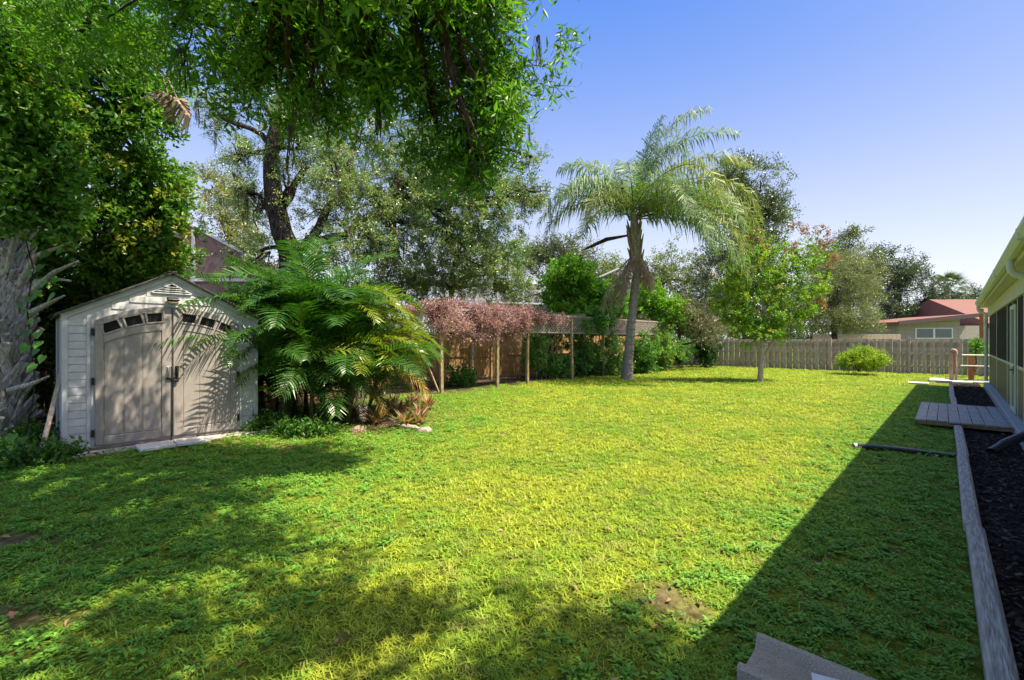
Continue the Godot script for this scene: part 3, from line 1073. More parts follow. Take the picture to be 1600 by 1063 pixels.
func build_shed() -> void:
	var t := thing("garden_shed", "pale grey resin garden shed with taupe double doors", "shed", hv(1.46, -8.53), TURN_U)
	var W := 1.195
	var EV := 1.90
	var PK := 2.545
	var B := 0.05
	var slope := (PK - EV) / W
	var b := MB.new()
	b.prism(PackedVector2Array([Vector2(-W, B), Vector2(W, B), Vector2(W, EV), Vector2(0, PK), Vector2(-W, EV)]), -0.06, -0.01)
	part("front_wall", b.mesh(M.shed_wall), t)
	b = MB.new()
	b.prism(PackedVector2Array([Vector2(-W, B), Vector2(W, B), Vector2(W, EV), Vector2(0, PK), Vector2(-W, EV)]), -2.25, -2.2)
	part("back_wall", b.mesh(M.shed_wall), t)
	for s in [-1.0, 1.0]:
		b = MB.new()
		b.box(Vector3(s * (W - 0.025), (B + EV) * 0.5, -1.13), Vector3(0.05, EV - B, 2.14))
		part("side_wall", b.mesh(M.shed_wall), t)
	b = MB.new()
	b.box(Vector3(0, B - 0.02, -1.12), Vector3(2.44, 0.05, 2.30), Basis(), 0.008)
	part("floor_base", b.mesh(M.dirty_base), t)
	# siding courses left and right of the doors
	for s in [-1.0, 1.0]:
		var n := 17
		for k in n:
			var y := B + 0.015 + k * 0.105
			var hh := 0.099
			var c := MB.new()
			var x0 := 0.955
			var x1 := 1.135
			var ctr := Vector3(s * (x0 + x1) * 0.5, y + hh * 0.5, -0.004)
			c.box(ctr, Vector3(x1 - x0, hh, 0.012), Basis(Vector3.RIGHT, -0.03), 0.003)
			part("siding_course", c.mesh(M.shed_wall), t)
		c_trim(t, s * 0.915, s * 0.955, B, EV - 0.02)
		c_trim(t, s * 1.135, s * 1.195, B, EV - 0.015)
	# siding of the gable, cut by the slope above and the arch below
	for k in range(1, 6):
		var y := 1.885 + k * 0.105
		var xr := (PK - 0.07 - (y + 0.099)) / slope - 0.02
		if xr < 0.1: continue
		xr = minf(xr, 1.12)
		var lo := 0.0
		if y < 2.06:
			lo = 0.87 * sqrt(clampf((2.085 - y) / 0.235, 0, 1.35))
		if lo >= xr - 0.05: continue
		for s in ([-1.0, 1.0] if lo > 0.0 else [0.0]):
			var c := MB.new()
			if s == 0.0:
				c.box(Vector3(0, y + 0.0495, -0.004), Vector3(xr * 2.0, 0.099, 0.012), Basis(Vector3.RIGHT, -0.03), 0.003)
			else:
				c.box(Vector3(s * (lo + xr) * 0.5, y + 0.0495, -0.004), Vector3(xr - lo, 0.099, 0.012), Basis(Vector3.RIGHT, -0.03), 0.003)
			part("siding_course", c.mesh(M.shed_wall), t)
	# rake trim and roof
	for s in [-1.0, 1.0]:
		b = MB.new()
		b.beam(Vector3(s * (W + 0.005), EV - 0.035, 0.006), Vector3(0.0, PK - 0.035, 0.006), 0.022, 0.07, 0.004, Vector3.UP)
		part("rake_trim", b.mesh(M.shed_wall), t)
		b = MB.new()
		var nn := Vector3(-s * slope, 1, 0).normalized()
		b.box(Vector3(s * 0.62, (EV + PK) * 0.5 + 0.008, -1.115), Vector3(1.30 * sqrt(1 + slope * slope) * 0.985, 0.03, 2.40), Basis(Vector3.BACK, -s * atan(slope)), 0.006)
		var rp := part("roof_panel", b.mesh(M.shingle), t)
		for k in 6:
			b = MB.new()
			var q := (k + 0.5) / 6.0
			b.box(Vector3(s * 1.25 * q, EV + (PK - EV) * (1.0 - 1.25 * q / W) + 0.029, -1.115), Vector3(0.245, 0.012, 2.41), Basis(Vector3.BACK, -s * (atan(slope) - 0.03)), 0.003)
			part("shingle_course", b.mesh(M.shingle), rp)
	b = MB.new()
	b.beam(Vector3(0, PK + 0.036, 0.09), Vector3(0, PK + 0.036, -2.32), 0.11, 0.02, 0.006)
	part("ridge_cap", b.mesh(M.shingle), t)
	# gable vent: a low triangle of slats
	b = MB.new()
	b.prism(PackedVector2Array([Vector2(-.235, 2.265), Vector2(.235, 2.265), Vector2(0.0, 2.395)]), 0.004, 0.012)
	var vent := part("gable_vent", b.mesh(M.shed_gap), t)
	for k in 3:
		b = MB.new()
		var y := 2.285 + k * 0.032
		var xw := 0.235 * (2.395 - y) / 0.13
		b.box(Vector3(0, y, 0.02), Vector3(xw * 2.0, 0.014, 0.016), Basis(Vector3.RIGHT, 0.5), 0.002)
		part("slat", b.mesh(M.shed_wall), vent)
	b = MB.new()
	b.beam(Vector3(-.25, 2.26, 0.016), Vector3(0, 2.405, 0.016), 0.02, 0.016, 0.003)
	b.beam(Vector3(.25, 2.26, 0.016), Vector3(0, 2.405, 0.016), 0.02, 0.016, 0.003)
	b.box(Vector3(0, 2.255, 0.016), Vector3(0.48, 0.016, 0.02), Basis(), 0.003)
	part("vent_frame", b.mesh(M.shed_wall), vent)
	# the little lamp over the doors
	b = MB.new()
	b.box(Vector3(0, 2.155, 0.02), Vector3(0.12, 0.05, 0.03), Basis(), 0.006)
	b.box(Vector3(0, 2.165, 0.075), Vector3(0.15, 0.035, 0.10), Basis(Vector3.RIGHT, 0.3), 0.008)
	var lamp := part("solar_lamp", b.mesh(M.dark_metal), t)
	b = MB.new()
	b.box(Vector3(0, 2.118, 0.08), Vector3(0.13, 0.03, 0.075), Basis(Vector3.RIGHT, 0.3), 0.006)
	part("lens", b.mesh(M.kick_panel), lamp)
	# doors
	for s in [-1.0, 1.0]:
		build_shed_door(t, s)
	# slab in front, seen as a pale strip
	var sl := MB.new()
	sl.box(Vector3(0, 0.0, 0.12), Vector3(2.7, 0.05, 0.30), Basis(), 0.012)
	var slab := part("shed_slab", sl.mesh(M.concrete), self)
	slab.position = hv(1.46, -8.53)
	slab.rotation.y = TURN_U
	tag(slab, "dirty concrete strip along the foot of the shed", "slab")
	for k in 2:
		var pv := MB.new()
		pv.box(Vector3(0, 0.045, 0), Vector3(0.41, 0.05, 0.40), Basis(), 0.01)
		var o := part("paver", pv.mesh(M.pale_concrete), self)
		o.position = hv(1.20 + k * 0.43, -8.12, 0.0)
		o.rotation = Vector3(0, TURN_U + [0.03, -0.04][k], [0.012, -0.02][k])
		tag(o, ["pale concrete paver before the shed's left door", "pale concrete paver before the shed's right door"][k], "paver", "pavers before the shed")
	# a board leaning in the gap left of the shed
	var lean := MB.new()
	lean.beam(ap(61, 719, 5.75), ap(95, 585, 6.35), 0.05, 0.028, 0.004, Vector3(0.4, 0.2, 0.8))
	tag(part("leaning_board", lean.mesh(M.grey_wood), self), "thin weathered board leaning against the left side of the shed", "board")

func c_trim(t: Node3D, a: float, z: float, y0: float, y1: float) -> void:
	var b := MB.new()
	b.box(Vector3((a + z) * 0.5, (y0 + y1) * 0.5, 0.0), Vector3(absf(z - a), y1 - y0, 0.026), Basis(), 0.005)
	part("trim", b.mesh(M.shed_wall), t)

func build_shed_door(t: Node3D, s: float) -> void:
	var y0 := 0.085
	var b := MB.new()
	var pts := PackedVector2Array()
	pts.append(Vector2(s * 0.012, y0))
	pts.append(Vector2(s * 0.87, y0))
	for k in 9:
		var x := lerpf(0.87, 0.012, k / 8.0)
		pts.append(Vector2(s * x, arch(x)))
	b.prism(pts, -0.006, 0.012)
	var d := part("door", b.mesh(M.shed_door), t)
	# raised border: stiles, rails and two arched bands
	var st := MB.new()
	st.box(Vector3(s * 0.07, (y0 + arch(0.07)) * 0.5, 0.021), Vector3(0.116, arch(0.07) - y0 - 0.02, 0.02), Basis(), 0.005)
	st.box(Vector3(s * 0.825, (y0 + arch(0.84)) * 0.5, 0.021), Vector3(0.088, arch(0.84) - y0 - 0.006, 0.02), Basis(), 0.005)
	part("stile", st.mesh(M.shed_door), d)
	var rl := MB.new()
	rl.box(Vector3(s * 0.454, y0 + 0.06, 0.02), Vector3(0.652, 0.12, 0.018), Basis(), 0.005)
	part("bottom_rail", rl.mesh(M.shed_door), d)
	for band in [[0.0, 0.075], [0.245, 0.355]]:
		var ab := MB.new()
		for k in 6:
			var xa := lerpf(0.129, 0.780, k / 6.0)
			var xb := lerpf(0.129, 0.780, (k + 1) / 6.0)
			var q := PackedVector2Array([Vector2(s * xa, arch(xa) - band[1]), Vector2(s * xb, arch(xb) - band[1]), Vector2(s * xb, arch(xb) - band[0] - 0.004), Vector2(s * xa, arch(xa) - band[0] - 0.004)])
			ab.prism(q, 0.011, 0.029)
		part("arched_rail", ab.mesh(M.shed_door), d)
	# three panes in the arched band, each with its frame
	for k in 3:
		var xc := 0.205 + k * 0.25
		var wv := 0.185
		var ya := arch(xc) - 0.16
		var tilt := -s * 0.235 * 2.0 * xc / (0.87 * 0.87)
		var wn := MB.new()
		var bs := Basis(Vector3.BACK, atan(tilt))
		var hh := 0.125
		for e in [[0.0, hh * 0.5 + 0.012, wv + 0.048, 0.024], [0.0, -hh * 0.5 - 0.012, wv + 0.048, 0.024]]:
			wn.box(Vector3(s * xc, ya, 0.026) + bs * Vector3(e[0], e[1], 0), Vector3(e[2], e[3], 0.026), bs, 0.004)
		for e in [-1.0, 1.0]:
			wn.box(Vector3(s * xc, ya, 0.026) + bs * Vector3(e * (wv * 0.5 + 0.012), 0, 0), Vector3(0.024, hh, 0.025), bs, 0.004)
		var win := part("window", wn.mesh(M.shed_door), d)
		var pn := MB.new()
		pn.box(Vector3(s * xc, ya, 0.0155), Vector3(wv, hh, 0.006), bs)
		part("pane", pn.mesh(M.dark_pane), win)
	# planks of the lower panel, narrow grooves between them
	for k in 3:
		var xa := 0.145 + k * 0.211
		var xb := xa + 0.203
		var q := PackedVector2Array()
		q.append(Vector2(s * xa, y0 + 0.135))
		q.append(Vector2(s * xb, y0 + 0.135))
		for e in 4:
			var x := lerpf(xb, xa, e / 3.0)
			q.append(Vector2(s * x, arch(x) - 0.372))
		var pl := MB.new()
		pl.prism(q, 0.011, 0.019)
		part("door_plank", pl.mesh(M.shed_door), d)
	# hinges on the outer edge
	for y in [0.26, 0.98, 1.66]:
		var hg := MB.new()
		hg.box(Vector3(s * 0.892, y, 0.026), Vector3(0.03, 0.10, 0.028), Basis(), 0.004)
		part("hinge", hg.mesh(M.dark_metal), d)
	# pull handle by the meeting edge
	var h := MB.new()
	h.box(Vector3(s * 0.055, 1.07, 0.037), Vector3(0.045, 0.17, 0.012), Basis(), 0.005)
	h.tube([Vector3(s * 0.055, 1.13, 0.04), Vector3(s * 0.055, 1.125, 0.075), Vector3(s * 0.055, 1.02, 0.075), Vector3(s * 0.055, 1.015, 0.04)], [0.011, 0.011, 0.011, 0.011], 6)
	var hd := part("handle", h.mesh(M.steel if s < 0 else M.dark_metal), d)
	if s > 0:
		h = MB.new()
		h.box(Vector3(0.0, 0.965, 0.048), Vector3(0.17, 0.028, 0.014), Basis(), 0.004)
		h.box(Vector3(0.035, 0.93, 0.06), Vector3(0.055, 0.05, 0.025), Basis(), 0.006)
		h.tube([Vector3(0.015, 0.95, 0.06), Vector3(0.016, 0.985, 0.06), Vector3(0.035, 1.0, 0.06), Vector3(0.054, 0.985, 0.06), Vector3(0.055, 0.95, 0.06)], [.006, .006, .006, .006, .006], 6)
		part("padlock", h.mesh(M.dark_metal), hd)
	else:
		h = MB.new()
		h.box(Vector3(-0.012, 0.6, 0.033), Vector3(0.018, 1.1, 0.006))
		part("door_seam", h.mesh(M.shed_gap), d)

# ------------------------------------------------------------------ neighbours' buildings
func pole(b: MB, a: Vector3, z: Vector3, w: float) -> void:
	b.beam(a, z, w, w, 0.0)

func build_neighbours() -> void:
	# screened lanai behind the left fence: brown mesh between white frames
	var d := 17.0
	var o := thing("screen_lanai", "brown screened lanai with white frame showing above the shed", "lanai", ap(240, 531, d))
	o.position.y = 0
	var p := o.position
	var b := MB.new()
	b.xf = Transform3D(Basis(), -p)
	var xl := ap(120, 500, d).x
	var xr := ap(397, 500, d).x
	var yt := ap(0, 404, d).y
	var ypk := ap(0, 306, d).y
	var xpk := ap(215, 500, d).x
	b.xf = Transform3D(Basis(), Vector3(-p.x, 0, -p.z))
	b.prism(PackedVector2Array([Vector2(xl, 0), Vector2(xr, 0), Vector2(xr, yt), Vector2(xpk, ypk), Vector2(xl, yt)]), -d - 0.06, -d)
	b.box(Vector3(xr - 0.03, yt * 0.5, -d - 2.6), Vector3(0.06, yt, 5.0))
	part("screen", b.mesh(M.brown_screen), o)
	var fr := [[Vector3(xr, yt, -d), Vector3(xpk, ypk, -d)], [Vector3(xpk, ypk, -d), Vector3(xl, yt, -d)], [ap(303, 360, d), Vector3(ap(303, 0, d).x, 0, -d)], [Vector3(xr, yt, -d), Vector3(xr, 0, -d)], [ap(240, 320, d), Vector3(ap(240, 0, d).x, 0, -d)], [ap(180, 330, d), Vector3(ap(180, 0, d).x, 0, -d)]]
	for f in fr:
		b = MB.new()
		b.xf = Transform3D(Basis(), Vector3(-p.x, 0, -p.z + 0.04))
		pole(b, f[0], f[1], 0.09)
		part("frame_member", b.mesh(M.white_metal), o)
	b = MB.new()
	b.xf = Transform3D(Basis(), Vector3(-p.x, 0, -p.z + 0.05))
	pole(b, Vector3(xl, ap(0, 438, d).y, -d), Vector3(xr, ap(0, 438, d).y, -d), 0.11)
	part("frame_member", b.mesh(M.white_metal), o)
	# pool cage beyond the arbour
	d = 30.0
	o = thing("pool_cage", "white framed pool cage partly hidden behind bright green shrub", "pool cage", Vector3(ap(850, 0, d).x, 0, -d))
	p = o.position
	var cage := [[ap(778, 392, d), ap(843, 440, d)], [ap(843, 440, d), ap(880, 478, d)], [ap(770, 472, d), ap(900, 477, d)], [ap(818, 425, d), ap(818, 531, d)], [ap(770, 450, d), ap(850, 455, d)], [ap(880, 478, d), ap(880, 540, d)], [ap(778, 392, d), ap(778, 540, d)], [ap(908, 446, d), ap(965, 420, d)], [ap(908, 446, d), ap(905, 540, d)], [ap(965, 420, d), ap(1015, 430, d)], [ap(930, 452, d), ap(1040, 455, d)]]
	for c in cage:
		b = MB.new()
		b.xf = Transform3D(Basis(), -p)
		pole(b, c[0], c[1], 0.10)
		part("frame_member", b.mesh(M.white_metal), o)
	# the house that stands behind the cage
	o = thing("grey_roof_house", "pale house with grey roof beyond the pool cage", "house", Vector3(ap(880, 0, 37).x, 0, -37.0))
	b = MB.new()
	b.box(Vector3(0, 1.7, -4), Vector3(17, 3.4, 8))
	part("wall", b.mesh(M.neighbour_wall), o)
	b = MB.new()
	b.xf = Transform3D(Basis(Vector3.UP, PI / 2), Vector3(0, 0, -4))
	b.prism(PackedVector2Array([Vector2(-4.7, 3.35), Vector2(4.7, 3.35), Vector2(0, 6.6)]), -8.9, 8.9)
	part("roof", b.mesh(M.cage_roof), o)
	b = MB.new()
	b.box(Vector3(0, 3.42, 0.75), Vector3(17.8, 0.16, 0.06))
	part("fascia", b.mesh(M.white_metal), o)
	for x in [-4.5, 0.0, 4.5]:
		b = MB.new()
		b.box(Vector3(x, 1.9, 0.03), Vector3(1.5, 1.2, 0.08), Basis(), 0.01)
		var w := part("window", b.mesh(M.white_metal), o)
		b = MB.new()
		b.box(Vector3(x, 1.9, 0.075), Vector3(1.34, 1.04, 0.03))
		part("pane", b.mesh(M.window_pane), w)
	# the neighbour's house beyond the back fence, right
	d = 36.0
	o = thing("red_roof_house", "grey walled house with red shingle roof beyond the back fence", "house", Vector3(ap(1400, 0, d).x, 0, -d))
	p = o.position
	var x1 := ap(1500, 0, d).x - p.x
	var x2 := ap(1680, 0, d).x - p.x
	b = MB.new()
	b.prism(PackedVector2Array([Vector2(0.1, 0), Vector2(x1, 0), Vector2(x1, 3.38), Vector2(0.1, 2.95)]), -7.0, 0.0)
	b.box(Vector3((x1 + x2) * 0.5, 1.35, -3.8), Vector3(x2 - x1, 2.7, 7.0))
	part("wall", b.mesh(M.neighbour_wall), o)
	var cr := MB.new()
	for k in 9:
		# courses of pale block that show in the wall
		cr.box(Vector3(x1 * 0.5, 0.2 + k * 0.33, 0.012), Vector3(x1 - 0.3, 0.30, 0.024), Basis(), 0.008)
	part("block_course", cr.mesh(M.neighbour_wall), o)
	b = MB.new()
	b.beam(Vector3(-0.6, 2.87, -3.2), Vector3(x1 + 1.2, 3.55, -3.2), 8.4, 0.16, 0.0)
	var rf := part("roof", b.mesh(M.red_shingle), o)
	b = MB.new()
	b.beam(Vector3(-0.65, 2.86, 1.04), Vector3(x1 + 1.25, 3.54, 1.04), 0.06, 0.30, 0.0)
	part("fascia", b.mesh(M.dark_fascia), rf)
	b = MB.new()
	b.xf = Transform3D(Basis(Vector3.UP, PI / 2), Vector3(0, 0, -5.4))
	b.prism(PackedVector2Array([Vector2(-5.6, 2.55), Vector2(5.5, 2.55), Vector2(5.5, 2.7), Vector2(0, 5.25), Vector2(-5.6, 2.7)]), ap(1452, 0, 41.4).x - p.x, ap(1562, 0, 41.4).x - p.x)
	part("main_roof", b.mesh(M.red_shingle), o)
	var wx0 := ap(1429, 0, d).x - p.x
	var wx1 := ap(1488, 0, d).x - p.x
	b = MB.new()
	var wy := ap(0, 521, d).y
	b.box(Vector3((wx0 + wx1) * 0.5, wy, 0.05), Vector3(wx1 - wx0, 0.86, 0.07), Basis(), 0.01)
	var wf := part("window", b.mesh(M.white_metal), o)
	for s in [-1.0, 1.0]:
		b = MB.new()
		b.box(Vector3((wx0 + wx1) * 0.5 + s * (wx1 - wx0) * 0.245, wy, 0.09), Vector3((wx1 - wx0) * 0.43, 0.70, 0.02))
		part("pane", b.mesh(M.window_pane), wf)
	# a low grey fence beyond the back fence
	o = thing("far_fence", "low grey fence seen past the back fence below the dark oak", "fence", Vector3(ap(1340, 0, 31).x, 0, -31.0))
	for k in 20:
		put("board", board(Vector3(0.29, 1.95, 0.03), 0.0, "grey_wood"), o, Vector3(-2.9 + k * 0.3, 0.98, 0))

# ------------------------------------------------------------------ trees
func build_trees() -> void:
	var laurel := twig_mesh(101, 28, 0.115, 0.034, 0.36, "leaf", 0.25, true, false, 0.9)
	var broad := twig_mesh(102, 20, 0.095, 0.055, 0.26, "leaf", 0.2, true, true)
	var oak := twig_mesh(103, 30, 0.085, 0.040, 0.38, "oak_leaf", 0.1)
	var far := twig_mesh(104, 26, 0.17, 0.085, 0.62, "oak_leaf", 0.1)
	var wisp := twig_mesh(105, 30, 0.17, 0.03, 0.6, "oak_leaf", 0.35)
	var maple := twig_mesh(106, 24, 0.085, 0.06, 0.30, "leaf", 0.15, true, true)

	# the tree whose boughs hang over the yard; it stands outside the picture, left of the camera
	var b0 := Vector3(-4.6, 0, 1.2)
	var t := thing("overhanging_tree", "big glossy leaved tree whose boughs hang across the top left", "tree", b0)
	trunk(t, [b0 + Vector3.DOWN * 0.1, b0 + Vector3.UP * 0.4, Vector3(-4.4, 2.4, 0.8), Vector3(-3.6, 4.6, -0.2), Vector3(-2.4, 5.6, -1.6)], [0.55, 0.40, 0.34, 0.30, 0.22], "bark")
	var bl := [
		blob(800, 45, 4.9, 52, 48, .40, 52), blob(718, 105, 5.1, 90, 80, .55, 93), blob(765, 200, 5.0, 46, 60, .38, 52),
		blob(752, 272, 5.0, 40, 36, .32, 31), blob(650, 55, 5.3, 110, 75, .6, 105), blob(600, 150, 5.2, 90, 60, .6, 65),
		blob(540, 75, 5.1, 110, 90, .7, 105), blob(455, 55, 5.1, 110, 85, .7, 105), blob(470, 165, 5.2, 60, 45, .5, 37),
		blob(370, 55, 5.1, 110, 80, .7, 99), blob(400, 140, 5.2, 60, 40, .5, 37), blob(690, 225, 5.2, 46, 45, .4, 37), blob(270, 40, 5.3, 100, 70, .7, 80),
		blob(710, -60, 4.9, 150, 60, .7, 80), blob(520, -70, 5.2, 180, 70, .8, 105), blob(330, -70, 5.4, 160, 70, .8, 105)]
	# boughs above and behind the camera, known from the shade they throw on the lawn
	bl += [
		shade(-2.9, 2.5, 5.6, 1.1, 154), shade(-1.5, 2.2, 5.7, 0.9, 125), shade(-0.5, 2.15, 5.8, 0.65, 66), shade(0.45, 2.2, 5.9, 0.5, 44), shade(-0.2, 2.65, 5.9, 0.35, 18),
		shade(-2.75, 3.7, 5.3, 0.85, 117), shade(-4.0, 3.9, 5.2, 1.0, 132), shade(-5.4, 4.6, 5.2, 1.1, 139), shade(-3.4, 5.2, 5.0, 0.95, 125),
		shade(-2.75, 6.2, 4.9, 0.75, 73), shade(-4.4, 6.1, 5.0, 0.9, 95), shade(-6.3, 5.6, 5.4, 0.8, 22), shade(-5.6, 6.3, 5.6, 0.7, 10), shade(-1.6, 3.0, 5.6, 0.6, 58), shade(-2.6, 3.1, 5.5, 0.8, 88), shade(-3.6, 3.2, 5.5, 0.9, 88), shade(-4.9, 3.3, 5.5, 1.0, 88), shade(-0.9, 2.6, 5.8, 0.45, 36), shade(-3.4, 4.4, 5.2, 0.7, 66), shade(-7.6, 5.6, 5.2, 1.0, 80), shade(-8.3, 6.6, 5.4, 1.0, 88), shade(-8.6, 5.0, 5.4, 1.0, 88), shade(-4.2, 2.6, 5.8, 1.1, 117), shade(-6.4, 3.6, 5.4, 1.1, 110)]
	branches(t, 61, [Vector3(-3.6, 4.6, -0.2), Vector3(-2.4, 5.6, -1.6), Vector3(-1.2, 5.9, -3.0), Vector3(-1.0, 5.9, 0.2)], bl, "bark", 0.085, "branches", 3)
	crown("crown", t, laurel, 62, bl, [Color(.065, .17, .02), Color(.145, .30, .03)], 0.5, 1.2, -0.04, 1.3, 0.45)
	moss(t, 64, [bl[0], bl[6], bl[6], bl[7], bl[7], bl[8], bl[9], bl[5]], 22, 0.45)
	# a bough that hangs straight down in view
	var bb := MB.new()
	bb.xf = Transform3D(Basis(), -b0)
	var r := RandomNumberGenerator.new()
	r.seed = 8
	limb(bb, ap(600, -40, 5.3), ap(628, 95, 5.3), 0.045, 0.03, 0.05, r)
	limb(bb, ap(628, 95, 5.3), ap(625, 135, 5.3), 0.03, 0.02, 0.0, r)
	limb(bb, ap(628, 95, 5.3), ap(700, 150, 5.2), 0.022, 0.008, 0.03, r)
	part("bough", bb.mesh(M.bark), t)

	# the leafy wall of vines and saplings on the left
	var b1 := Vector3(-9.4, 0, -8.4)
	t = thing("vine_tree", "bright green vine covered tree filling the left edge above shed", "tree", b1)
	trunk(t, [b1 + Vector3.DOWN * 0.1, b1 + Vector3.UP, b1 + Vector3(0.3, 3.5, 0.2), b1 + Vector3(0.8, 6.0, 0.4)], [0.3, 0.24, 0.2, 0.13], "bark")
	bl = [blob(40, 40, 7.2, 90, 70, .9, 190), blob(160, 70, 7.6, 90, 70, .9, 190), blob(40, 190, 7.2, 90, 80, .9, 190), blob(150, 200, 7.6, 80, 75, .9, 170),
		blob(40, 320, 7.6, 90, 70, .8, 190), blob(160, 330, 8.2, 80, 65, .9, 170), blob(235, 280, 8.4, 50, 60, .7, 100), blob(262, 335, 8.6, 38, 42, .6, 70),
		blob(100, 425, 8.6, 90, 45, .7, 160), blob(210, 400, 8.8, 60, 40, .7, 110), blob(235, 190, 8.0, 35, 40, .5, 45), blob(230, 110, 8.0, 50, 60, .6, 60), blob(-70, 150, 7.0, 80, 140, 1.0, 200), blob(-60, 380, 7.2, 90, 120, 1.0, 200), blob(25, 300, 5.9, 50, 46, .35, 70), blob(20, 220, 5.9, 55, 50, .35, 80), blob(80, 330, 6.0, 36, 30, .3, 40), blob(90, 250, 6.0, 40, 40, .35, 50), blob(15, 140, 5.9, 60, 60, .35, 90), blob(25, 60, 5.9, 60, 60, .4, 90), blob(250, 400, 9.0, 40, 36, .7, 80), blob(190, 440, 9.2, 70, 34, .7, 130)]
	branches(t, 71, [b1 + Vector3(0.3, 3.5, 0.2), b1 + Vector3(0.8, 6.0, 0.4)], bl, "bark", 0.07, "branches", 3)
	crown("crown", t, broad, 72, bl, [Color(.05, .14, .02), Color(.12, .25, .026), Color(.24, .26, .035)], 0.8, 1.25, -0.2, 1.0, 0.3)

	# dense dark growth behind the shed, along the fence
	var b2 := hv(0.5, -12.4)
	t = thing("dark_hedge", "dark overgrown hedge in the gap behind the shed", "hedge", b2)
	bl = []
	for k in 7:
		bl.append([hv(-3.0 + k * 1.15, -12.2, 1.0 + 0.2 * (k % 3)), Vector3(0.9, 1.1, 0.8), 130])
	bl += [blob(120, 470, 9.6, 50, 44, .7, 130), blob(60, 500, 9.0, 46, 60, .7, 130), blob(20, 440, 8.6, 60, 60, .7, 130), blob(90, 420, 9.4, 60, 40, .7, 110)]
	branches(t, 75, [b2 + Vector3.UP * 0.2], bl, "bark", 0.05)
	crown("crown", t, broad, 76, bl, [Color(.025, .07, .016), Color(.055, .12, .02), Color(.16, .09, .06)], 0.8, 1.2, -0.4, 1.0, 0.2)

	# the big live oak behind the areca
	var b3 := ap(452, 531, 14.6)
	b3.y = 0
	t = thing("live_oak", "large grey green live oak with dark forked trunk and hanging moss", "tree", b3)
	trunk(t, [b3 + Vector3.DOWN * 0.1, b3 + Vector3.UP * 0.6, ap(455, 420, 14.6), ap(432, 330, 14.6), ap(424, 240, 14.6), ap(445, 140, 14.6)], [.46, .36, .34, .30, .22, .13], "bark")
	bl = [blob(400, 110, 15.2, 70, 60, 1.3, 260), blob(475, 230, 15.2, 75, 70, 1.4, 270), blob(560, 195, 15.8, 100, 70, 1.6, 420), blob(650, 235, 15.8, 90, 70, 1.6, 400),
		blob(730, 235, 15.2, 60, 62, 1.3, 250), blob(800, 190, 15.0, 34, 26, .6, 40), blob(832, 245, 15.0, 30, 20, .5, 34), blob(590, 320, 15.2, 95, 55, 1.5, 380),
		blob(690, 330, 15.0, 95, 52, 1.5, 380), blob(775, 318, 15.0, 62, 36, 1.1, 150), blob(630, 410, 15.8, 90, 45, 1.3, 330), blob(735, 405, 15.4, 70, 42, 1.2, 260),
		blob(372, 245, 14.4, 26, 34, .6, 60), blob(505, 330, 15.0, 50, 50, 1.0, 130), blob(340, 175, 15.0, 36, 40, .8, 90), blob(700, 130, 16.0, 90, 60, 1.5, 300), blob(560, 80, 16.0, 120, 70, 1.6, 420), blob(838, 300, 15.0, 34, 18, .6, 50), blob(470, 440, 16.5, 60, 60, 1.2, 220), blob(395, 330, 16, 40, 60, .9, 120), blob(760, 285, 15.4, 60, 40, 1.0, 220), blob(815, 302, 15.2, 42, 26, .7, 110), blob(640, 300, 16.2, 90, 60, 1.4, 330), blob(540, 270, 16.2, 70, 60, 1.3, 250), blob(735, 350, 15.6, 80, 45, 1.2, 260), blob(500, 395, 13.9, 50, 36, .7, 130), blob(560, 375, 14.0, 50, 40, .7, 140), blob(525, 270, 13.8, 50, 50, .7, 130), blob(470, 180, 14.0, 50, 40, .7, 120), blob(390, 400, 14.4, 34, 36, .6, 80), blob(385, 300, 14.4, 26, 40, .5, 60), blob(450, 290, 13.9, 18, 40, .4, 40), blob(620, 370, 14.6, 60, 50, .9, 200), blob(690, 280, 14.6, 60, 50, .9, 200)]
	branches(t, 81, [ap(432, 330, 14.6), ap(424, 240, 14.6), ap(470, 385, 14.6), ap(540, 300, 15.0), ap(600, 330, 15.2)], bl, "bark", 0.12, "branches", 5)
	bb = MB.new()
	bb.xf = Transform3D(Basis(), -b3)
	limb(bb, ap(440, 400, 14.6), ap(545, 368, 14.8), 0.20, 0.12, 0.1, r)
	limb(bb, ap(432, 330, 14.6), ap(480, 260, 14.6), 0.15, 0.10, -0.1, r)
	limb(bb, ap(470, 390, 14.6), ap(540, 300, 15.0), 0.17, 0.11, 0.1, r)
	limb(bb, ap(540, 368, 14.8), ap(600, 330, 15.2), 0.12, 0.09, 0.1, r)
	limb(bb, ap(540, 300, 15.0), ap(525, 200, 15.2), 0.10, 0.05, 0.1, r)
	part("bough", bb.mesh(M.bark), t)
	crown("crown", t, oak, 82, bl, [Color(.11, .185, .06), Color(.28, .36, .145), Color(.40, .40, .22)], 0.7, 1.15, -0.06, 1.3)
	moss(t, 83, bl, 90, 0.75)

	# low oak scrub over the fence, between oak and arbour
	bl = [blob(690, 440, 17.5, 60, 40, 1.3, 300), blob(770, 425, 17.5, 60, 42, 1.3, 300), blob(640, 450, 17.5, 40, 40, 1.0, 180), blob(800, 395, 17.5, 35, 28, .8, 110), blob(720, 375, 17.5, 60, 35, 1.2, 200), blob(800, 455, 17.5, 30, 26, .8, 110), blob(590, 460, 17, 50, 50, 1.0, 200)]
	simple_tree("oak_scrub", "low spreading oak scrub over the fence left of pool cage", ap(700, 531, 17.8) * Vector3(1, 0, 1), ap(705, 450, 17.8), 0.14, bl, oak, [Color(.12, .20, .06), Color(.28, .36, .13)], 91, 0.75, 1.15, -0.1, 1.2)
	# yellowish tree seen between the lanai and the oak
	bl = [blob(352, 330, 24, 34, 40, 1.6, 170), blob(385, 380, 24, 24, 30, 1.2, 90), blob(330, 290, 24, 26, 30, 1.2, 60)]
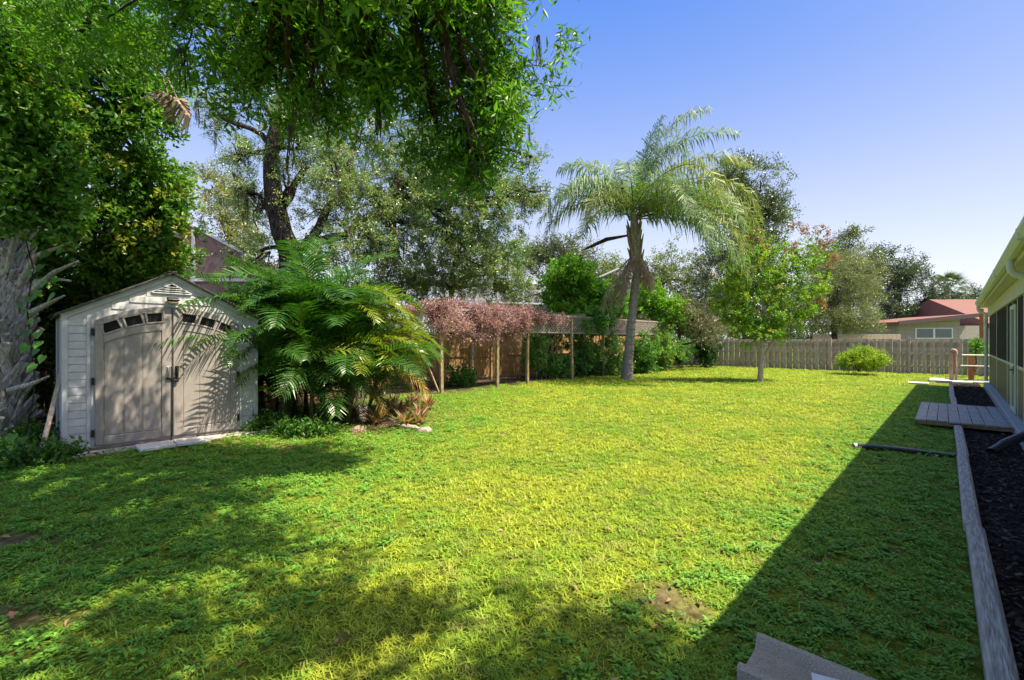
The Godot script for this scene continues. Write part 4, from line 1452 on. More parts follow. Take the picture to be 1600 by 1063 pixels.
	simple_tree("pale_tree", "pale sunlit tree in the gap behind the lanai roof", ap(360, 531, 24) * Vector3(1, 0, 1), ap(360, 380, 24), 0.18, bl, far, [Color(.17, .20, .06), Color(.27, .27, .10)], 92, 0.6, 0.95, -0.15, 0.5)
	# trees beyond the fences, each with its own crown
	bl = [blob(868, 392, 36, 42, 24, 2.2, 210), blob(838, 408, 36, 30, 24, 1.8, 140), blob(915, 402, 36, 34, 22, 1.8, 130), blob(890, 425, 36, 50, 20, 2, 150), blob(845, 445, 35, 40, 26, 1.8, 130), blob(800, 470, 34, 50, 26, 1.8, 150), blob(930, 440, 35, 40, 26, 1.8, 130)]
	simple_tree("far_oak", "small far oak against the sky left of the queen palm", ap(880, 531, 36) * Vector3(1, 0, 1), ap(880, 430, 36), 0.3, bl, far, [Color(.075, .105, .055), Color(.14, .165, .085)], 93, 0.7, 1.1, -0.1, 0.35)
	bl = [blob(960, 430, 33, 34, 34, 1.8, 150), blob(1020, 440, 33, 40, 36, 2.0, 180), blob(1060, 420, 33, 40, 40, 2.0, 180), blob(1005, 470, 33, 50, 28, 1.6, 160), blob(1080, 470, 33, 40, 34, 1.6, 160), blob(1055, 505, 32, 60, 26, 1.6, 200), blob(1180, 500, 32, 60, 30, 1.6, 220), blob(1110, 440, 32, 50, 50, 2.0, 240), blob(1100, 500, 32, 60, 30, 1.6, 220)]
	simple_tree("yellow_green_tree", "yellow green tree standing behind the queen palm trunk", ap(1030, 531, 33) * Vector3(1, 0, 1), ap(1025, 450, 33), 0.25, bl, far, [Color(.12, .17, .04), Color(.20, .23, .07)], 94, 0.7, 1.1, -0.15, 0.4)
	bl = [blob(1188, 282, 28, 32, 30, 1.5, 170), blob(1150, 272, 28, 34, 24, 1.5, 150), blob(1210, 330, 28, 20, 34, 1.2, 120), blob(1165, 335, 28, 48, 40, 1.8, 260), blob(1120, 320, 28, 40, 40, 1.6, 190), blob(1150, 400, 28, 55, 40, 1.8, 260), blob(1205, 400, 28, 30, 40, 1.2, 150), blob(1130, 460, 28, 50, 36, 1.6, 200), blob(1195, 465, 28, 40, 34, 1.4, 160)]
	simple_tree("tall_oak", "tall grey green oak rising behind the queen palm fronds", ap(1165, 531, 28) * Vector3(1, 0, 1), ap(1165, 380, 28), 0.3, bl, far, [Color(.070, .10, .045), Color(.15, .18, .085)], 95, 0.6, 1.0, -0.15, 0.4)
	bl = [blob(1312, 395, 40, 36, 26, 2.2, 200), blob(1345, 418, 40, 34, 30, 2.2, 190), blob(1282, 400, 40, 22, 22, 1.6, 90), blob(1330, 365, 40, 16, 8, 0.9, 30), blob(1330, 450, 40, 40, 26, 2, 160)]
	simple_tree("olive_tree", "olive green tree with pine top above the wispy tree", ap(1320, 531, 40) * Vector3(1, 0, 1), ap(1320, 420, 40), 0.3, bl, far, [Color(.075, .105, .030), Color(.15, .175, .06)], 96, 0.8, 1.2, -0.15, 0.3)
	bl = [blob(1312, 440, 31, 50, 42, 1.9, 280), blob(1272, 468, 31, 36, 38, 1.6, 190), blob(1345, 465, 31, 34, 34, 1.5, 170), blob(1300, 490, 31, 60, 26, 1.6, 220), blob(1335, 410, 31, 26, 18, 1.2, 80), blob(1240, 480, 31, 34, 30, 1.4, 200), blob(1330, 500, 31, 40, 24, 1.5, 200), blob(1290, 420, 31, 40, 30, 1.5, 160)]
	simple_tree("wispy_tree", "wispy grey green tree behind the fence right of red-tipped tree", ap(1300, 531, 31) * Vector3(1, 0, 1), ap(1300, 480, 31), 0.2, bl, wisp, [Color(.15, .175, .085), Color(.25, .265, .15)], 97, 0.7, 1.1, -0.2, 0.5)
	bl = [blob(1398, 425, 44, 36, 32, 2.4, 220), blob(1432, 452, 44, 30, 32, 2.2, 190), blob(1378, 462, 44, 34, 34, 2.2, 200), blob(1420, 490, 44, 44, 22, 2, 180), blob(1385, 398, 44, 18, 12, 1.2, 50), blob(1450, 480, 44, 20, 24, 1.5, 90)]
	simple_tree("dark_oak", "dark blue green oak left of the red roofed house", ap(1402, 531, 44) * Vector3(1, 0, 1), ap(1402, 460, 44), 0.4, bl, far, [Color(.035, .065, .040), Color(.085, .12, .075)], 98, 0.9, 1.3, -0.15, 0.28)
	bl = [blob(1525, 458, 60, 16, 11, 1.5, 70), blob(1505, 468, 60, 20, 12, 1.5, 80), blob(1545, 468, 60, 16, 10, 1.5, 60)]
	simple_tree("distant_tree", "small hazy tree far off above the red roof", ap(1520, 531, 60) * Vector3(1, 0, 1), ap(1520, 475, 60), 0.4, bl, far, [Color(.05, .085, .05), Color(.09, .125, .075)], 99, 1.0, 1.5, -0.2, 0.25)
	# distant treeline that closes the horizon
	bl = []
	r.seed = 90
	for k in 46:
		var x := -75.0 + k * 4.2
		bl.append([Vector3(x, 2.6 + r.randf() * 1.0, -78.0 - r.randf() * 9.0), Vector3(4.2, 3.2 + r.randf() * 0.8, 3.0), 60])
	var fl := thing("treeline", "far treeline along the horizon", "treeline", Vector3(0, 0, -80))
	crown("crown", fl, far, 100, bl, [Color(.05, .08, .04), Color(.10, .13, .06)], 2.0, 3.0, -0.5, 0.1)
	fl.set_meta("kind", "stuff")

	# the young tree with red tips on the lawn
	var b4 := gp(1188, 597)
	var dd := -b4.z
	t = thing("red_tipped_tree", "young yellow green tree with reddish leaf tips on the lawn", "tree", b4)
	trunk(t, [b4 + Vector3.DOWN * 0.05, b4 + Vector3.UP * 0.15, ap(1191, 550, dd), ap(1192, 500, dd), ap(1200, 420, dd)], [.14, .10, .085, .075, .04], "grey_wood", 9, 0.05)
	bb = MB.new()
	bb.xf = Transform3D(Basis(), -b4)
	limb(bb, ap(1191, 562, dd), ap(1212, 525, dd), 0.055, 0.04, -0.05, r)
	limb(bb, ap(1212, 525, dd), ap(1240, 470, dd), 0.04, 0.02, 0.0, r)
	part("bough", bb.mesh(M.grey_wood), t)
	bl = [blob(1190, 415, dd, 46, 40, 1.0, 150), blob(1152, 445, dd, 36, 36, .8, 110), blob(1235, 430, dd, 42, 42, .9, 130), blob(1195, 480, dd, 62, 36, 1.1, 190), blob(1182, 512, dd, 44, 20, .8, 110), blob(1262, 398, dd, 24, 26, .5, 45), blob(1135, 482, dd, 22, 24, .5, 50), blob(1252, 478, dd, 34, 26, .6, 70), blob(1170, 385, dd, 20, 20, .5, 30), blob(1222, 515, dd, 30, 16, .6, 45), blob(1282, 440, dd, 16, 24, .4, 26)]
	branches(t, 111, [ap(1192, 500, dd), ap(1200, 440, dd), ap(1240, 470, dd)], bl, "grey_wood", 0.03, "branches", 4)
	crown("crown", t, maple, 112, bl, [Color(.12, .25, .03), Color(.27, .37, .045), Color(.36, .32, .05)], 0.75, 1.15, -0.05, 1.4)
	bl = [blob(1285, 362, dd, 9, 14, .15, 10), blob(1240, 352, dd, 6, 12, .15, 6), blob(1262, 360, dd, 8, 10, .15, 8), blob(1296, 400, dd, 12, 12, .2, 10), blob(1290, 380, dd, 10, 8, .2, 8), blob(1270, 470, dd, 12, 8, .2, 8), blob(1180, 372, dd, 18, 8, .3, 12), blob(1240, 390, dd, 20, 10, .3, 12), blob(1292, 410, dd, 10, 8, .2, 8), blob(1118, 425, dd, 8, 8, .2, 5), blob(1284, 475, dd, 8, 10, .2, 6)]
	crown("red_tips", t, maple, 113, bl, [Color(.26, .11, .075), Color(.34, .20, .11)], 0.45, 0.7, -1.0, 1.0)

func moss(t: Node3D, sd: int, blobs: Array, n: int, scale: float) -> void:
	# hanging grey moss: bundles of thin strands below the boughs
	var r := RandomNumberGenerator.new()
	r.seed = sd
	var b := MB.new()
	for k in 16:
		var x := r.randf_range(-.06, .06)
		var z := r.randf_range(-.06, .06)
		var ln := r.randf_range(0.3, 1.0)
		var g := r.randf_range(0.7, 1.2)
		b.col = Color(g, g, g)
		var a := r.randf_range(0, TAU)
		var w := Vector3(cos(a), 0, sin(a)) * 0.012
		var p := Vector3(x, 0, z)
		for q in 3:
			var e := p + Vector3(r.randf_range(-.05, .05), -ln / 3.0, r.randf_range(-.05, .05))
			b.quad(p - w, p + w, e + w * 0.8, e - w * 0.8)
			p = e
	var m := b.mesh(M.moss)
	var where := []
	var tint := []
	for k in n:
		var bl: Array = blobs[r.randi() % blobs.size()]
		var p: Vector3 = bl[0] + rand_dir(r) * (bl[1] as Vector3) * 0.8
		var s := r.randf_range(0.5, 1.3) * scale
		where.append(Transform3D(Basis(Vector3.UP, r.randf() * TAU).scaled(Vector3(s, s, s)), p - t.position))
		tint.append(Color(.15, .155, .115) * r.randf_range(0.7, 1.2))
	scatter("moss", m, where, tint, t)

# ------------------------------------------------------------------ palms
func add_frond(t: Node3D, m: Mesh, at: Vector3, yaw: float, roll := 0.0, called := "frond", s := 1.0) -> void:
	var o := part(called, m, t)
	o.position = at
	o.basis = Basis(Vector3.UP, deg_to_rad(yaw)) * Basis(Vector3.RIGHT, roll) * Basis.from_scale(Vector3(s, s, s))

func build_palms() -> void:
	var r := RandomNumberGenerator.new()
	r.seed = 1201
	# queen palm
	var b0 := gp(980, 593)
	var d := -b0.z
	var t := thing("queen_palm", "tall queen palm with arching feathery fronds and dead skirt", "palm tree", b0)
	trunk(t, [b0 + Vector3.DOWN * 0.1, b0 + Vector3.UP * 0.12, ap(982, 560, d), ap(987, 500, d), ap(992, 450, d), ap(996, 420, d)], [.30, .245, .185, .165, .16, .155], "palm_bark", 14, 0.03)
	for k in 12:
		var rg := MB.new()
		rg.xf = Transform3D(Basis(), -b0)
		var y := 580.0 - k * 11.0
		var x := lerpf(980.5, 992, k / 12.0)
		var c := ap(x, y, d)
		var rad := lerpf(0.21, 0.166, k / 12.0)
		rg.tube([c + Vector3.DOWN * 0.018, c, c + Vector3.UP * 0.018], [rad - 0.012, rad + 0.014, rad - 0.012], 14, false)
		part("trunk_ring", rg.mesh(M.palm_bark), t)
	var hub := ap(990, 352, d)
	# old leaf bases round the neck
	var neck := ap(994, 405, d)
	trunk(t, [ap(996, 428, d), neck, ap(992, 375, d), hub + Vector3.UP * 0.5], [.17, .20, .20, .11], "palm_bark", 12, 0.12, "crownshaft")
	for k in 22:
		var a := k * 2.4
		var y := k / 22.0
		var p := neck.lerp(hub, y) - b0 + Vector3.DOWN * 0.2
		var bb := MB.new()
		var dir := Vector3(cos(a), 0, sin(a))
		var g := r.randf_range(0.8, 1.3)
		bb.col = Color(1.15 * g, 0.85 * g, 0.6 * g)
		bb.tube([p + dir * 0.15, p + dir * 0.22 + Vector3.UP * 0.22, p + dir * 0.32 + Vector3.UP * r.randf_range(.4, .75)], [0.085, 0.06, 0.015], 5)
		part("leaf_base", bb.mesh(M.palm_bark), t)
	var gc := [Color(.11, .20, .075), Color(.26, .35, .14), Color(.20, .24, .08)]
	var yc := [Color(.17, .23, .04), Color(.27, .30, .07), Color(.25, .26, .09)]
	var h := hub - b0 + Vector3.UP * 0.35
	# yaw, elevation, droop, length, colour set, roll
	var fl := [[182, 40, 110, 4.4, 0, 0.1], [168, 28, 95, 4.0, 1, -0.1], [200, 58, 130, 4.0, 0, 0.2], [176, 80, 112, 4.2, 0, 0.0], [150, 60, 105, 4.2, 0, 0.1],
		[20, 84, 75, 6.0, 0, 0.1], [-8, 80, 102, 6.0, 0, -0.2], [60, 76, 90, 5.2, 0, 0.0], [110, 70, 110, 4.8, 0, 0.1], [40, 80, 100, 5.6, 0, 0.1],
		[4, 62, 95, 5.8, 1, 0.1], [15, 44, 96, 5.4, 0, -0.1], [-4, 28, 96, 5.2, 0, 0.1], [30, 55, 112, 5.2, 0, 0.2],
		[-30, 46, 130, 5.6, 1, 0.2], [-48, 30, 118, 5.4, 0, -0.2], [-20, 12, 96, 5.4, 1, 0.1], [-62, 52, 140, 5.2, 1, 0.0], [-80, 30, 116, 4.8, 0, 0.1], [-40, 5, 86, 4.8, 0, 0.0],
		[-110, 50, 130, 4.6, 0, 0.0], [-132, 36, 120, 4.2, 1, 0.1], [215, 20, 100, 3.4, 0, 0.0], [10, 86, 30, 4.4, 0, 0.0], [-55, 12, 92, 5.4, 1, 0.1], [-28, 0, 82, 5.4, 0, -0.1], [-70, 10, 96, 5.0, 0, 0.1], [-12, 36, 118, 5.8, 1, 0.0], [24, 26, 100, 5.4, 0, 0.0]]
	var k2 := 0
	for f in fl:
		var m := frond_mesh(2000 + k2, f[3], deg_to_rad(f[1]), deg_to_rad(f[2]), 84, 1.12, 0.048, 2.5, 0.1, 0.08, yc if f[4] == 1 else gc, "palm_leaf", 0.03, 0.7)
		add_frond(t, m, h + Vector3.UP * r.randf_range(-.15, .25), f[0], f[5])
		k2 += 1
	# the dead skirt
	var dc := [Color(.30, .21, .15), Color(.42, .31, .23), Color(.36, .27, .19)]
	for f in [[190, -40, 48, 2.9], [176, -52, 36, 2.6], [150, -50, 30, 2.2], [10, -50, 40, 1.6], [-20, -55, 30, 1.6], [30, -58, 28, 1.5], [-50, -45, 40, 1.7], [215, -52, 34, 2.1], [200, -60, 25, 2.5], [184, -64, 22, 2.3]]:
		var m := frond_mesh(2100 + k2, f[3], deg_to_rad(f[1]), deg_to_rad(f[2]), 64, 0.6, 0.034, 2.4, -0.2, 0.08, dc, "dry_leaf", 0.028, 0.3)
		add_frond(t, m, neck - b0 + Vector3.UP * 0.25, f[0], 0.0, "dead_frond")
		k2 += 1
	# woody spathes
	for q in [[ap(992, 366, d), ap(948, 374, d + 0.2), ap(908, 392, d + 0.3)], [ap(984, 345, d), ap(976, 315, d), ap(970, 278, d)], [ap(1000, 345, d), ap(1000, 320, d), ap(996, 300, d)]]:
		var sb := MB.new()
		sb.xf = Transform3D(Basis(), -b0)
		sb.tube([q[0], (q[0] as Vector3).lerp(q[1], 0.6), q[1], (q[1] as Vector3).lerp(q[2], 0.6), q[2]], [.03, .06, .085, .06, .01], 7)
		sb.col = Color(.4, .3, .3)
		part("spathe", sb.mesh(M.bark), t)

	# areca clump
	var a0 := gp(488, 652)
	t = thing("areca_palm", "dense clump of green areca palms beside the shed", "palm", a0)
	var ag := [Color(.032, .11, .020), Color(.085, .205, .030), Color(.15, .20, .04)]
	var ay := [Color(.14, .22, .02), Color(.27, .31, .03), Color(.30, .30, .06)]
	var ao := [Color(.42, .25, .035), Color(.48, .32, .05), Color(.40, .26, .06)]
	var ad := [Color(.22, .18, .15), Color(.34, .28, .22), Color(.30, .24, .18)]
	var gm := []
	for k in 10:
		gm.append(frond_mesh(2300 + k, 2.1, deg_to_rad(52.0 + 3.6 * k), deg_to_rad(80 + (k % 4) * 14), 34, 0.54, 0.042, 0.45, 0.40, 0.16, ag, "areca_leaf", 0.016, 0.1))
	var lm := []
	for k in 4:
		lm.append(frond_mesh(2320 + k, 1.65, deg_to_rad(34.0 - 9 * k), deg_to_rad(95 - k * 8), 30, 0.48, 0.042, 0.7, 0.25, 0.14, ag, "areca_leaf", 0.015, 0.1))
	var ym := []
	for k in 5:
		ym.append(frond_mesh(2330 + k, 2.1, deg_to_rad(46.0 + 6 * k), deg_to_rad(90 + k * 12), 34, 0.54, 0.042, 0.50, 0.38, 0.16, ay, "areca_leaf", 0.016, 0.1))
	var om := [frond_mesh(2340, 1.7, deg_to_rad(30), deg_to_rad(100), 36, 0.42, 0.026, 0.6, 0.3, 0.12, ao, "palm_leaf", 0.014, 0.15), frond_mesh(2341, 1.6, deg_to_rad(15), deg_to_rad(90), 36, 0.40, 0.024, 0.9, 0.2, 0.12, ao, "palm_leaf", 0.014, 0.15)]
	var dm := [frond_mesh(2350, 1.5, deg_to_rad(-20), deg_to_rad(70), 26, 0.36, 0.022, 1.6, 0.0, 0.1, ad, "dry_leaf", 0.014, 0.3), frond_mesh(2351, 1.3, deg_to_rad(5), deg_to_rad(100), 26, 0.34, 0.022, 1.6, 0.0, 0.1, ad, "dry_leaf", 0.014, 0.3)]
	for k in 20:
		var a := k * 2.4
		var rad := 0.17 * sqrt(k + 0.5) * 1.25
		var ft := Vector3(cos(a) * rad * 1.35, 0, sin(a) * rad)
		var hgt := 1.95 - rad * 1.3 + r.randf_range(-.35, .3)
		var tip := ft * 1.2 + Vector3.UP * maxf(hgt, 0.45)
		var cb := MB.new()
		var g := r.randf_range(0.8, 1.15)
		cb.col = Color(0.40 * g, 0.46 * g, 0.20 * g)
		cb.tube([ft + Vector3.DOWN * 0.05, ft.lerp(tip, 0.5) + Vector3(0, .02, 0), tip], [.045, .035, .03], 7)
		part("cane", cb.mesh(M.palm_bark), t)
		var n := 11
		for q in n:
			var yaw := rad_to_deg(-a) + q * 137.5 + r.randf_range(-20, 20)
			var out := Vector3(cos(deg_to_rad(yaw)), 0, -sin(deg_to_rad(yaw)))
			var m: Mesh = gm[r.randi() % 10]
			if out.x + tip.x * 0.6 > 0.95 and r.randf() < 0.6:  # fronds facing right are yellower, sunlight put into their colour
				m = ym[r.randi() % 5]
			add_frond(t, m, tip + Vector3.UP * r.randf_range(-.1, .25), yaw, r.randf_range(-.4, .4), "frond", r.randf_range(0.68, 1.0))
	for k in 40:
		# low fronds that arch to the ground
		var a := k * 2.4
		var rr2 := r.randf_range(0.25, 0.75)
		var at := Vector3(cos(a) * rr2 * 1.2, r.randf_range(0.55, 1.35), sin(a) * rr2 * 0.8)
		add_frond(t, lm[r.randi() % 4], at, rad_to_deg(-a) + r.randf_range(-30, 30), r.randf_range(-.5, .5), "frond", r.randf_range(0.75, 1.05))
	for k in 26:
		# suckers round the foot, which hide the canes
		var a := k * 2.4 + 0.4
		var rr2 := r.randf_range(0.5, 0.95)
		var at := Vector3(cos(a) * rr2 * 1.2, r.randf_range(0.02, 0.5), sin(a) * rr2 * 0.8)
		add_frond(t, gm[4 + r.randi() % 6], at, rad_to_deg(-a) + r.randf_range(-40, 40), r.randf_range(-.5, .5), "frond", r.randf_range(0.5, 0.78))
	# fronds that fix the outline: the tall ones, and those spilling right and left
	for q in [[75, 0.1, 2.0, 1.1, 0, 7], [100, -.2, 1.9, 1.0, 0, 8], [20, .3, 1.7, 1.15, 1, 3], [-5, .6, 1.0, .9, 1, 2], [5, .7, 0.7, .9, 1, 3], [-25, .7, 0.6, .85, 1, 3], [15, .5, 1.5, 1.0, 1, 4], [40, .3, 1.8, 1.1, 0, 8], [-60, .4, 1.5, 1.0, 0, 7], [130, -.4, 1.5, 1.1, 0, 7], [150, -.3, 1.8, .9, 0, 9], [285, -.3, 0.2, .8, 0, 5], [310, .3, .2, .8, 0, 6], [260, -.6, .25, .8, 0, 6], [330, .6, .25, .8, 0, 5], [275, .1, .15, .75, 0, 7], [250, .2, .35, .8, 0, 5], [290, .5, .35, .85, 0, 4], [240, -.2, .5, .8, 0, 4], [315, .2, .55, .85, 0, 3], [280, .3, .8, .9, 0, 2], [265, -.4, .9, .9, 0, 3], [300, .9, .3, .75, 0, 6], [270, .8, .5, .8, 0, 5], [340, 1.0, .4, .8, 0, 4], [200, -.3, .2, .75, 0, 6], [225, .1, .7, .85, 0, 2], [300, .6, .7, .9, 1, 1], [90, 0, 2.3, 1.1, 0, 9], [280, 0.1, 1.9, 1.0, 0, 9], [230, -.4, 0.6, 0.95, 0, 2], [270, 0, 0.5, 0.9, 0, 1], [300, .2, 0.5, 0.9, 0, 3], [255, -.2, 0.9, 1.0, 0, 4]]:
		add_frond(t, ym[q[5]] if q[4] == 1 else gm[q[5]], Vector3(q[1], q[2], 0.1), q[0], r.randf_range(-.25, .25), "frond", q[3])
	for q in [[-8, .95, 0.75, 1.0, 0], [8, .9, 0.95, .9, 1], [200, -.95, 0.8, .9, 1], [185, -1.0, 0.6, .8, 0], [-35, .8, 0.6, .8, 1]]:
		add_frond(t, om[q[4]], Vector3(q[1], q[2], 0.2), q[0], r.randf_range(-.3, .3), "yellowed_frond", q[3])
	for q in [[-40, .6, 0.7, .7], [-20, .9, 0.7, .8], [215, -.6, 0.7, .7], [235, -.5, 0.6, .6], [0, 1.0, 0.8, .8], [-100, -.4, .6, .6]]:
		add_frond(t, dm[r.randi() % 2], Vector3(q[1], q[2], 0.2), q[0], r.randf_range(-.3, .3), "dead_frond", q[3])

	# cabbage palm with its boots at the left edge
	var s0 := gp(14, 703)
	s0.x -= 0.12
	t = thing("cabbage_palm", "cabbage palm trunk covered in grey criss-cross leaf boots", "palm tree", s0)
	trunk(t, [s0 + Vector3.DOWN * 0.1, s0 + Vector3.UP * 0.4, s0 + Vector3(0.02, 1.7, 0), s0 + Vector3(-0.06, 3.4, 0), s0 + Vector3(-0.1, 5.2, 0)], [.25, .21, .19, .19, .16], "palm_bark", 12, 0.06)
	for k in 150:
		var y := 0.06 + k * 0.0285
		var a := k * 2.399 + r.randf_range(-.2, .2)
		var dir := Vector3(cos(a), 0, sin(a))
		var tang := Vector3(-sin(a), 0, cos(a))
		var ln := r.randf_range(0.28, 0.46)
		var bb := MB.new()
		var g := r.randf_range(0.85, 1.2)
		bb.col = Color(g, g, g * 1.02)
		# two legs that split from a flat stub, as boots do
		var base := dir * 0.175 + Vector3.UP * y
		var side := 1.0 if k % 2 == 0 else -1.0
		var top := base + dir * r.randf_range(0.12, 0.24) + Vector3.UP * ln + tang * side * 0.10
		for e in [-1.0, 1.0]:
			var foot: Vector3 = base + tang * e * 0.10 + Vector3.DOWN * 0.06
			bb.beam(foot, base + dir * 0.07 + Vector3.UP * ln * 0.5 + tang * side * 0.04, 0.12, 0.04, 0.014, dir)
		bb.beam(base + dir * 0.06 + Vector3.UP * ln * 0.42 + tang * side * 0.035, top, 0.115, 0.04, 0.014, dir)
		part("boot", bb.mesh(M.boot), t)
	# long stubs of old stalks reaching right
	for q in [[ap(40, 462, 6.4), ap(85, 425, 6.2), ap(122, 408, 6.1)], [ap(45, 490, 6.4), ap(75, 475, 6.2), ap(100, 462, 6.1)], [ap(45, 445, 6.4), ap(80, 435, 6.3), ap(110, 439, 6.2)], [ap(15, 610, 6.3), ap(50, 600, 6.1), ap(76, 588, 6.0)], [ap(30, 445, 6.3), ap(55, 400, 6.2), ap(112, 378, 6.1)], [ap(12, 425, 6.3), ap(18, 390, 6.2), ap(22, 365, 6.1)]]:
		var bb := MB.new()
		bb.xf = Transform3D(Basis(), -s0)
		bb.tube([q[0], q[1], q[2]], [0.045, 0.032, 0.012], 6)
		part("stalk_stub", bb.mesh(M.boot), t)
	var fm := [fan_mesh(2500, 0.9, 0.85, [Color(.035, .11, .02), Color(.09, .19, .03), Color(.12, .17, .05)], "palm_leaf", 0.5), fan_mesh(2501, 0.8, 0.9, [Color(.05, .13, .025), Color(.11, .21, .03), Color(.14, .19, .05)], "palm_leaf", 0.8)]
	for q in [[20, 5.7, 30], [-30, 5.7, 20], [-75, 5.6, 30], [60, 5.5, 30], [100, 5.6, 30], [180, 5.6, 20], [240, 5.6, 20], [-110, 5.5, 20], [5, 5.8, 60]]:
		var o := part("fan_frond", fm[r.randi() % 2], t)
		o.position = Vector3(-0.1, q[1], 0)
		o.basis = Basis(Vector3.UP, deg_to_rad(q[0])) * Basis(Vector3.BACK, deg_to_rad(q[2]))
	var df := fan_mesh(2510, 0.75, 0.55, [Color(.22, .17, .14), Color(.36, .29, .25), Color(.30, .24, .18)], "dry_leaf", 2.4)
	# dead fan hanging in the gap of sky
	var hang := thing("dead_frond", "dead brown palm frond hanging in the gap of sky above shed", "palm frond", ap(232, 96, 6.3))
	for q in [[-12, -50, 1.0], [20, -64, 0.75]]:
		var o := part("fan_frond", df, hang)
		o.basis = Basis(Vector3.UP, deg_to_rad(q[0])) * Basis(Vector3.BACK, deg_to_rad(q[1])) * Basis.from_scale(Vector3(q[2], q[2], q[2]))
	# cabbage palm far off
	var c0 := ap(1480, 531, 52) * Vector3(1, 0, 1)
	t = thing("far_cabbage_palm", "far cabbage palm with round crown above the red roofed house", "palm tree", c0)
	trunk(t, [c0 + Vector3.DOWN * 0.1, c0 + Vector3.UP * 2.0, ap(1480, 480, 52), ap(1480, 452, 52)], [.3, .26, .25, .25], "palm_bark", 9)
	var cf := fan_mesh(2520, 1.3, 1.25, [Color(.06, .10, .045), Color(.13, .16, .08), Color(.14, .16, .08)], "palm_leaf", 0.9)
	for k in 30:
		var o := part("fan_frond", cf, t)
		o.position = ap(1480, 450, 52) - c0
		o.basis = Basis(Vector3.UP, k * 2.4) * Basis(Vector3.BACK, lerpf(-0.9, 1.3, k / 30.0))

# ------------------------------------------------------------------ shrubs and garden plants
func shrub(called: String, label: String, base: Vector3, blobs: Array, tw: Mesh, cols: Array, sd: int, smin: float, smax: float, gap := -0.3, category := "shrub", group := "") -> Node3D:
	var t := thing(called, label, category, base, 0.0, group)
	branches(t, sd, [base + Vector3.UP * 0.12, base + Vector3.UP * 0.3], blobs, "bark", 0.03, "stem", 3)
	crown("foliage", t, tw, sd, blobs, cols, smin, smax, gap, 1.2)
	return t

